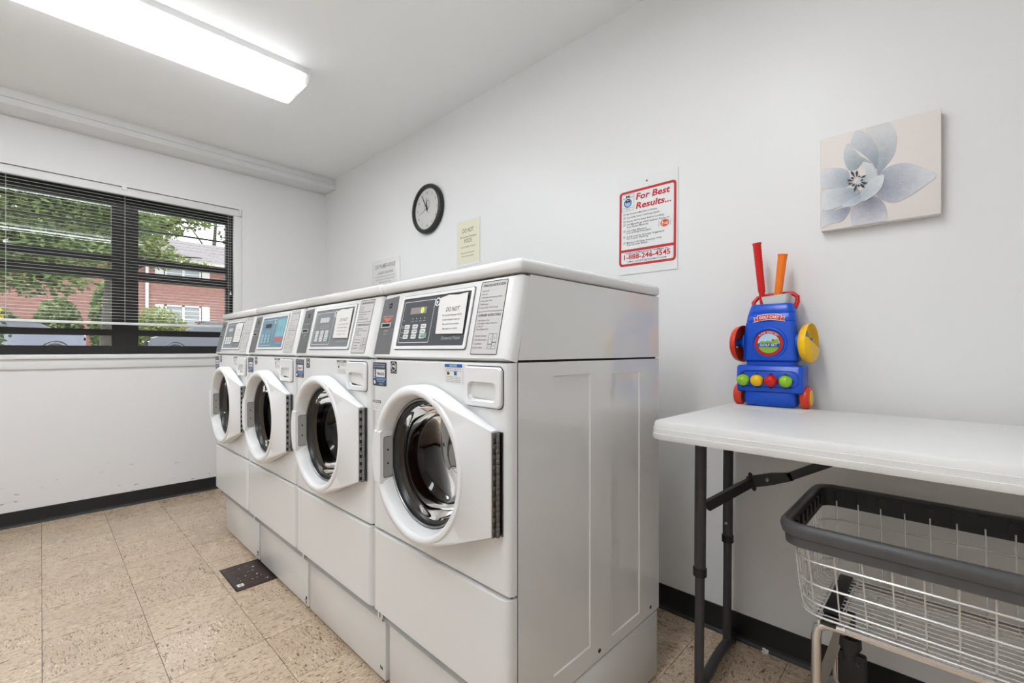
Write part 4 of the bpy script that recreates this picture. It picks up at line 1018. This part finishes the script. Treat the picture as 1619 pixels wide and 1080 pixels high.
for k in range(NYW):     # wires going down the ends and along the bottom
    yt = .065 + k * (CW - .13) / (NYW - 1); f = (yt - CW / 2) / (CW / 2 - .024); yb = CW / 2 + f * (CW / 2 - .024 - TY * .8)
    pts = [(side_x(RZ - .03), yt, RZ - .03), (side_x(BZ + .05), yt + (yb - yt) * .8, BZ + .05), (side_x(BZ + .015) + .002, yb, BZ + .018), (side_x(BZ) + .016, yb, BZ + .0035), (CL - side_x(BZ) - .016, yb, BZ + .0035), (CL - side_x(BZ + .015) - .002, yb, BZ + .018), (CL - side_x(BZ + .05), yt + (yb - yt) * .8, BZ + .05), (CL - side_x(RZ - .03), yt, RZ - .03)]
    MB().tube(pts, wr, 6).build('wire', WIRE, bk_o)
for z in (RZ - .095, RZ - .155, RZ - .205, BZ + .008):
    MB().tube(crect(side_x(z) - .003, side_y(z) - .003, z, .06 if z > BZ + .02 else .05, 6), .0027, 6, True).build('hoop_wire', WIRE, bk_o)
# base frame: angle bars, chrome end tubes and casters
yf_, yb_ = side_y(BZ) + .012, CW - side_y(BZ) - .012
for yy in (yf_, yb_):
    MB().rbox(.075, CL - .075, yy - .007, yy + .007, BZ - .019, BZ - .004, .002).build('frame_rail', CHROME if yy == yf_ else STEEL, lc)
for xx in (.098, CL - .098):
    MB().rbox(xx - .016, xx + .016, yf_ - .01, yb_ + .01, BZ - .012, BZ - .004, .001).build('cross_bar', DARKSTEEL, lc)
    cb = MB(); cb.rbox(xx - .015, xx + .015, yf_ + .02, yb_ - .02, BZ + .006, BZ + .012, .001); cb.build('clamp_bar', BLACKPL, lc)
for sx, xx in ((-1, .072), (1, CL - .072)):
    for yy, s in ((yf_ + .002, -1), (yb_ - .002, 1)):
        lgp = MB(); lgp.tube([(xx - sx * .06, yy, BZ - .012), (xx - sx * .02, yy, BZ - .014), (xx - sx * .004, yy, BZ - .026), (xx, yy, BZ - .05), (xx, yy, .135)], .011, 14); lo = lgp.build('leg', CHROME, lc)
        st_ = MB(); st_.rbox(xx - .02, xx + .02, yy - .02, yy + .02, .125, .137, .003)
        for q in (-1, 1): st_.rbox(xx - .014 + sx * .012, xx + .014 + sx * .012, yy + q * .0175 - .0015, yy + q * .0175 + .0015, .05, .128, .001)
        st_.build('caster_fork', STEEL, lo)
        MB().lathe([(.010, -.014), (.05, -.013), (.058, -.008), (.0595, 0), (.058, .008), (.05, .013), (.010, .014)], 28, (xx + sx * .012, yy, .0595), (0, 1, 0), True, True, True).build('wheel', RUBBER_IN, lo)
# diagonal strut and swivel post seen behind the front leg
stt = MB(); stt.loops([[Vector(p) + Vector((a, b, 0)) for a, b in ((-.012, -.004), (.012, -.004), (.012, .004), (-.012, .004))] for p in ((.12, CW * .42, BZ - .02), (.045, CW * .42, .16))], True, True, True, False); stt.build('diagonal_strut', STEEL, lc)
pp = MB(); pp.lathe([(.012, 0), (.012, .06), (.024, .061), (.026, .085), (.018, .10), (.018, .12)], 16, (.125, CW * .44, BZ - .02), (0, 0, -1), True, True, True); pp.build('swivel_post', DARKSTEEL, lc)
MB().rbox(.10, .16, CW * .44 - .012, CW * .44 + .012, BZ - .21, BZ - .12, .006).build('swivel_housing', BLACKPL, lc)

# ================================================================== FLOOR THINGS
PLATE_M = plain('dirty_brown_plate', s2l(62, 46, 42), .45, noise=.7, nscale=28)
fp = thing('floor_plate', 'dark brown stained access plate set in the floor before the washers', 'floor plate', (1.735, -1.145, 0))
MB().rbox(-.142, .142, -.095, .085, .0002, .004, .0015).build('plate', PLATE_M, fp)
m = MB(); m.rbox(-.146, -.142, -.099, .085, .0002, .003, .001); m.rbox(.142, .146, -.099, .085, .0002, .003, .001); m.rbox(-.146, .146, -.099, -.095, .0002, .003, .001); m.build('edge_strip', DARKSTEEL, fp)
m = MB(); FPF = Frame((0, 0, .0042), (1, 0, 0), (0, 1, 0)); m.flat(rrect(.082, .112, -.083, -.055, .004), FPF, .0002); s_o = m.build('torn_label', PAPER, fp)
m = MB(); text(m, 'TB', FPF, .097, -.074, .010, .0005, .016, 'C', .02); m.build('print', INK, s_o)
rnd = random.Random(5)
for k in range(16):
    m = MB(); u, v = rnd.uniform(-.10, .11), rnd.uniform(-.06, .05); s = rnd.uniform(.002, .0055)
    m.prism([(u + s * math.cos(a) * rnd.uniform(.5, 1.3), v + s * math.sin(a) * rnd.uniform(.5, 1.2)) for a in [2 * PI * q / 6 for q in range(6)]], FPF, 0, .0012); m.build('paint_fleck', (PAPER, YPAPER, GREY_MID)[k % 3], fp)
bm = bmesh.new(); bmesh.ops.create_icosphere(bm, subdivisions=2, radius=.011)
for v in bm.verts: v.co *= 1 + .35 * math.sin(9 * v.co.x * 90 + 5 * v.co.y * 80); v.co.z = max(v.co.z, -.007)
cr = MB().bm(bm).build('crumpled_tissue', PAPER); cr.location = (3.762, -.026, .008); tag(cr, 'tiny crumpled white scrap on the floor by the black baseboard', 'scrap')

# ================================================================== OUTSIDE
GZ = .73
def noise_mat(name, c0, c1, sc, rough=.9):
    if name in MATS: return MATS[name]
    m, nt, b = new_mat(name); N_ = nt.nodes; L = nt.links
    tc = N_.new('ShaderNodeTexCoord'); n = N_.new('ShaderNodeTexNoise'); n.inputs['Scale'].default_value = sc; n.inputs['Detail'].default_value = 6; L.new(tc.outputs['Object'], n.inputs['Vector'])
    r = N_.new('ShaderNodeValToRGB'); r.color_ramp.elements[0].position = .35; r.color_ramp.elements[1].position = .65; r.color_ramp.elements[0].color = rgb(c0); r.color_ramp.elements[1].color = rgb(c1)
    L.new(n.outputs['Fac'], r.inputs[0]); L.new(r.outputs[0], b.inputs['Base Color']); b.inputs['Roughness'].default_value = rough; MATS[name] = m; return m
gm = MB().box(-60, -.24, -45, 45, GZ - .2, GZ - .02); go = gm.build('ground', noise_mat('lawn', (.025, .045, .012), (.04, .07, .02), 3)); struct(go)
struct(MB().box(-25.5, -17.5, -45, 45, GZ - .019, GZ).build('parking_asphalt', noise_mat('asphalt', (.045, .045, .045), (.075, .075, .075), 8)))
# --- brick building
def brick_mat():
    m, nt, b = new_mat('red_brick'); N_ = nt.nodes; L = nt.links
    tc = N_.new('ShaderNodeTexCoord'); sx = N_.new('ShaderNodeSeparateXYZ'); cb = N_.new('ShaderNodeCombineXYZ'); L.new(tc.outputs['Object'], sx.inputs[0])
    L.new(sx.outputs[1], cb.inputs[0]); L.new(sx.outputs[2], cb.inputs[1])
    br_ = N_.new('ShaderNodeTexBrick'); L.new(cb.outputs[0], br_.inputs['Vector'])
    br_.inputs['Scale'].default_value = 1; br_.inputs['Brick Width'].default_value = .24; br_.inputs['Row Height'].default_value = .085; br_.inputs['Mortar Size'].default_value = .008
    br_.inputs['Color1'].default_value = rgb(s2l(112, 70, 62)); br_.inputs['Color2'].default_value = rgb(s2l(92, 55, 50)); br_.inputs['Mortar'].default_value = rgb(s2l(122, 104, 96))
    L.new(br_.outputs['Color'], b.inputs['Base Color']); b.inputs['Roughness'].default_value = .9; return m
bd_ = thing('brick_building', 'red brick apartment building with grey roof and white shuttered windows across the car park', 'building', (-33, 0, GZ))
EZ = 6.35
MB().box(-9, 0, -28, 9.2, -.1, EZ).build('wall', brick_mat(), bd_)
rf = MB(); y0_, y1_ = -28.6, 9.8
rf.add([(.5, y0_, EZ - .05), (.5, y1_, EZ - .05), (-4.5, y1_, EZ + 2.3), (-4.5, y0_, EZ + 2.3), (-9.5, y0_, EZ - .05), (-9.5, y1_, EZ - .05)], [(0, 1, 2, 3), (3, 2, 5, 4), (1, 5, 2), (0, 3, 4)])
rf.build('roof', noise_mat('grey_shingle', s2l(78, 74, 76), s2l(90, 86, 88), 5), bd_)
EXTW = plain('exterior_white', s2l(158, 157, 154), .5)
MB().rbox(.35, .62, y0_, y1_, EZ - .22, EZ - .02, .03).build('gutter', plain('cream_gutter', s2l(150, 146, 132), .5), bd_)
MB().rbox(.02, .14, 2.78, 2.95, 0, EZ - .2, .02).build('downspout', EXTW, bd_)
DGL = plain('dark_window_glass', (.12, .13, .14), .15)
for yc in (-24, -18.5, -13, -7.5, 4.8):
    for zc in (2.66, 5.75):
        wdw = MB(); yw, zh = 1.0, .72
        wdw.box(.0, .08, yc - yw, yc + yw, zc - zh, zc - zh + .09); wdw.box(.0, .08, yc - yw, yc + yw, zc + zh - .09, zc + zh)
        for y_ in (yc - yw, yc - .07, yc + yw - .1): wdw.box(.0, .08, y_, y_ + (.14 if y_ == yc - .07 else .1), zc - zh, zc + zh)
        for z_ in (zc - .26, zc + .02, zc + .3): wdw.box(.0, .06, yc - yw, yc + yw, z_, z_ + .06)
        wo_ = wdw.build('window', EXTW, bd_)
        MB().box(.005, .03, yc - yw + .1, yc - .07, zc - zh + .09, zc + zh - .09).build('pane', DGL, wo_); MB().box(.005, .03, yc + .07, yc + yw - .1, zc - zh + .09, zc + zh - .09).build('pane', DGL, wo_)
        for s in (-1, 1):
            sh2 = MB(); a_, b_ = sorted((yc + s * (yw + .06), yc + s * (yw + .52)))
            sh2.box(.0, .05, a_, b_, zc - zh, zc + zh); sh2.build('shutter', EXTW, bd_)
# --- trees and shrubs
def leaf_mat(name, c0, c1):
    m, nt, b = new_mat(name); N_ = nt.nodes; L = nt.links
    tc = N_.new('ShaderNodeTexCoord'); n = N_.new('ShaderNodeTexNoise'); n.inputs['Scale'].default_value = 2.2; n.inputs['Detail'].default_value = 4; L.new(tc.outputs['Object'], n.inputs['Vector'])
    r = N_.new('ShaderNodeValToRGB'); r.color_ramp.elements[0].position = .35; r.color_ramp.elements[1].position = .68; r.color_ramp.elements[0].color = rgb(c0); r.color_ramp.elements[1].color = rgb(c1)
    L.new(n.outputs['Fac'], r.inputs[0]); L.new(r.outputs[0], b.inputs['Base Color']); b.inputs['Roughness'].default_value = .55
    tl = N_.new('ShaderNodeBsdfTranslucent'); L.new(r.outputs[0], tl.inputs[0]); mx = N_.new('ShaderNodeMixShader'); mx.inputs[0].default_value = .35
    L.new(b.outputs[0], mx.inputs[1]); L.new(tl.outputs[0], mx.inputs[2]); L.new(mx.outputs[0], N_['Material Output'].inputs[0]); return m
LEAF1 = leaf_mat('leaf_green', (.04, .075, .016), (.13, .17, .045)); LEAF2 = leaf_mat('leaf_dark_green', (.03, .055, .015), (.085, .125, .04)); LEAF3 = leaf_mat('leaf_yellow_green', (.085, .125, .02), (.19, .22, .06))
BARK = noise_mat('bark', (.014, .011, .008), (.035, .028, .022), 9)
def foliage(blobs, n, size, rnd):
    """leaf blades spread through ellipsoid blobs ((cx,cy,cz),(rx,ry,rz))"""
    mb = MB(); tot = sum(b[1][0] * b[1][1] * b[1][2] for b in blobs) 
    for c, r in blobs:
        k = int(n * r[0] * r[1] * r[2] / tot)
        for _ in range(k):
            d = Vector((rnd.gauss(0, 1), rnd.gauss(0, 1), rnd.gauss(0, 1))).normalized() * (rnd.random() ** .42)
            p = Vector((c[0] + d.x * r[0], c[1] + d.y * r[1], c[2] + d.z * r[2]))
            a = Vector((rnd.gauss(0, 1), rnd.gauss(0, 1), rnd.gauss(0, .6))).normalized(); b = a.cross(Vector((rnd.gauss(0, 1), rnd.gauss(0, 1), rnd.gauss(0, 1)))).normalized()
            s = size * rnd.uniform(.6, 1.3)
            mb.add([p - a * s, p + b * s * .45 + a * s * .1, p + a * s, p - b * s * .45 + a * s * .1], [(0, 1, 2, 3)])
    return mb
def tree(name, label, base, trunk, branches, blobs, n, size, mat, seed, cat='tree', group=None):
    t = thing(name, label, cat, base, 0, group); rnd = random.Random(seed)
    if trunk:
        tk = MB().tube([p for p, _ in trunk], [r for _, r in trunk], 10).build('trunk', BARK, t)
        for b in branches: MB().tube([p for p, _ in b], [r for _, r in b], 7).build('branch', BARK, tk)
    o = foliage(blobs, n, size, rnd).build('foliage', mat, t); o['kind'] = 'stuff'
    return t
tree('shade_tree', 'leafy green tree filling the left pane of the window', (-9.5, -4.4, GZ - .02), [((0, 0, 0), .22), ((.1, .1, 2), .18), ((.2, .4, 4), .12), ((.2, 1, 6), .06)],
     [[((.1, .1, 2), .09), ((.3, 1.4, 3), .05), ((.4, 3.2, 3.4), .02)], [((.2, .4, 3.4), .08), ((.2, 2.0, 4.3), .04), ((.2, 3.6, 4.5), .015)], [((.1, .1, 1.6), .07), ((.5, 1.2, 2.3), .04), ((.6, 2.6, 2.5), .015)]],
     [((0, 2.7, 3.5), (1.2, 1.5, .85)), ((0, 2.4, 2.5), (1.1, 1.4, .6)), ((.2, 1.0, 3.0), (1.2, 1.2, 1.0)), ((.2, 2.0, 4.5), (1.6, 2.4, .8)), ((.3, 2.2, 1.85), (.8, 1.2, .38)), ((0, 3.9, 3.6), (.9, .8, .6))], 15000, .085, LEAF1, 11, 'tree', 'trees outside the window')
tree('shade_tree', 'broad green tree with drooping branches in front of the brick building', (-14, -.5, GZ - .02), [((0, 0, 0), .2), ((0, .1, 2.5), .15), ((0, .4, 5), .09)],
     [[((0, .1, 2.4), .07), ((.2, 1.2, 3.4), .04), ((.2, 2.4, 3.5), .015)], [((0, .3, 3.8), .06), ((.2, 1.8, 4.6), .03), ((.2, 3.4, 4.7), .012)]],
     [((0, .9, 4.6), (1.2, 1.2, .7)), ((.1, .5, 3.6), (1.1, 1.2, .55)), ((.1, 1.4, 3.3), (.7, .8, .32)), ((.2, 2.1, 4.8), (.8, .7, .4)), ((0, -.9, 3.9), (1.2, 1.2, .9)), ((.1, 2.4, 3.25), (.4, .5, .14))], 5200, .10, LEAF3, 12, 'tree', 'trees outside the window')
tree('tall_tree', 'tall airy tree rising behind the roof at the right of the window', (-46, 9.0, GZ - .02), [((0, 0, 0), .4), ((0, .2, 6), .3), ((0, .6, 11), .16), ((0, .8, 15), .06)],
     [[((0, .2, 6), .16), ((0, -2.5, 9.5), .08), ((0, -4, 12), .03)], [((0, .4, 8), .14), ((0, 2.5, 11), .07), ((0, 4, 13), .03)], [((0, .5, 9), .12), ((0, -1.5, 12), .05), ((0, -2, 14), .02)]],
     [((0, -3.5, 11), (1.5, 1.6, 1.3)), ((0, 2.6, 11.5), (1.5, 1.7, 1.2)), ((0, 0, 13.5), (1.6, 2.5, 1.2)), ((0, -1.0, 9.0), (1.2, 1.4, .8)), ((0, 4.6, 9.6), (1.2, 1.4, .9))], 2600, .2, LEAF1, 13, 'tree', 'trees outside the window')
tree('tall_tree', 'tall dark tree standing far behind the left of the brick building', (-44, -4, GZ - .02), [((0, 0, 0), .4), ((0, .2, 7), .25), ((0, .6, 12), .1)], [],
     [((0, -3, 9.5), (2.5, 4, 2.6)), ((0, 3.4, 10.5), (2.2, 3, 2.2)), ((0, 0, 13), (2, 4, 2))], 3600, .26, LEAF2, 14, 'tree', 'trees outside the window')
tree('round_shrub', 'round clipped yellow green shrub before the brick building under the white window', (-28.5, 2.75, GZ - .02), [((0, 0, 0), .1), ((0, 0, .5), .05)], [], [((0, 0, 1.2), (1.1, 1.6, 1.75))], 5200, .10, LEAF3, 15, 'shrub', 'shrubs by the brick building')
for k, (yy, rr_, hh, mt, lab) in enumerate(((-1.25, .95, 1.75, LEAF1, 'green shrub low in the left pane right of the parked silver car'), (-3.9, 1.5, 1.5, LEAF2, 'wide green shrub at the left edge of the window'), (.5, .62, 2.3, LEAF1, 'tall narrow shrub beside the white downspout'))):
    tree('round_shrub', lab, (-29 + k * .3, yy, GZ - .02), [((0, 0, 0), .1), ((0, 0, .5), .05)], [], [((0, 0, hh * .8), (1.0, rr_, hh))], 5200, .13, mt, 20 + k, 'shrub', 'shrubs by the brick building')
yf = thing('flowering_plant', 'yellow flowering plant just outside the left edge of the window', 'plant', (-1.15, -2.16, GZ - .02), 0)
st_ = MB(); rnd = random.Random(9)
for k in range(7): st_.tube([(rnd.uniform(-.05, .05), rnd.uniform(-.05, .05), 0), (rnd.uniform(-.12, .12), rnd.uniform(-.1, .1), rnd.uniform(.5, .78))], .004, 5)
st_.build('stems', LEAF2, yf); o = foliage([((0, 0, .45), (.16, .13, .26))], 220, .035, rnd).build('leaves', LEAF1, yf)
o = foliage([((0, .0, .68), (.13, .085, .10)), ((0, -.02, .42), (.1, .09, .05))], 220, .022, rnd).build('blossoms', plain('yellow_blossom', s2l(190, 172, 10), .5), yf)
# --- parked cars
TYRE = plain('tyre', (.02, .02, .02), .8)
def car(label, loc, rz, paint, prof, roof, length):
    t = thing('parked_car', label, 'car', loc, rz, 'cars parked outside')
    def body(hw, inset, pr):
        L = []
        for yy, k in ((-hw, .0), (-hw + .04, 1), (hw - .04, 1), (hw, .0)):
            L.append([(x_, yy, z_ - (.03 if k == 0 else 0)) for x_, z_ in pr])
        return MB().loops(L, True, True, True, True)
    body(.89, 0, prof).build('body', paint, t)
    gh = MB(); L = []
    for yy, ins in ((-.80, 0), (-.60, 1), (.60, 1), (.80, 0)):
        L.append([(x_, yy, z_) if z_ < 1.05 else (x_, yy, z_) for x_, z_ in roof] if ins else [(x_, yy, min(z_, roof[0][1] + .02)) for x_, z_ in roof])
    gh.loops(L, True, True, True, True); gh.build('window_band', plain('car_glass', (.03, .035, .045), .08), t)
    rp = MB(); xs = [p[0] for p in roof if p[1] > max(q[1] for q in roof) - .12]; zt = max(q[1] for q in roof)
    rp.rbox(min(xs), max(xs), -.62, .62, zt - .03, zt + .02, .02); rp.build('roof_panel', paint, t)
    for x_ in (length * .19, length * .80):
        for yy in (-.80, .80):
            w_ = MB().lathe([(.05, -.1), (.30, -.1), (.33, -.06), (.33, .06), (.30, .1), (.05, .1)], 24, (x_, yy, .33), (0, 1, 0), True, True, True).build('wheel', TYRE, t)
            MB().lathe([(.2, 0), (.19, .02), (.02, .03)], 16, (x_, yy + (.1 if yy > 0 else -.1), .33), (0, 1 if yy > 0 else -1, 0), True, False, True).build('rim', STEEL, w_)
            ar = MB(); ar.tube([(x_ + .40 * math.cos(a), yy * 1.115, .33 + .40 * math.sin(a)) for a in [PI * q / 12 for q in range(13)]], .025, 6); ar.build('wheel_arch', BLACKPL, t)
    for yy in (-.72, .72):
        MB().rbox(-.015, .09, yy - .17, yy + .17, .74, .88, .02).build('tail_light', plain('tail_red', s2l(190, 30, 30), .2), t)
        MB().rbox(length - .12, length - .01, yy - .16, yy + .16, .62, .76, .02).build('headlight', plain('headlamp', (.8, .8, .82), .1), t)
    return t
sedan = [(0, .35), (0, .95), (.15, 1.03), (1.0, 1.05), (2.9, 1.02), (3.6, .93), (4.3, .82), (4.55, .65), (4.55, .3), (3.9, .25), (.6, .25)]
sedan_r = [(.55, 1.0), (1.25, 1.40), (1.7, 1.45), (2.5, 1.43), (3.35, .98)]
suv = [(0, .4), (0, 1.05), (.05, 1.1), (3.3, 1.12), (4.2, 1.02), (4.6, .9), (4.7, .7), (4.7, .35), (4.0, .3), (.6, .3)]
suv_r = [(.1, 1.06), (.35, 1.62), (.8, 1.70), (2.3, 1.68), (2.75, 1.62), (3.45, 1.06)]
car('pale silver blue sedan parked outside beneath the left window pane', (-21.4, -.62, GZ), -PI / 2, plain('silver_blue_paint', s2l(104, 108, 122), .2, metal=.2, coat=.5), sedan, sedan_r, 4.55)
car('dark navy car parked outside beneath the right window pane', (-21.2, 6.0, GZ), -PI / 2, plain('navy_paint', s2l(40, 42, 54), .18, metal=.3, coat=.6), suv, suv_r, 4.7)
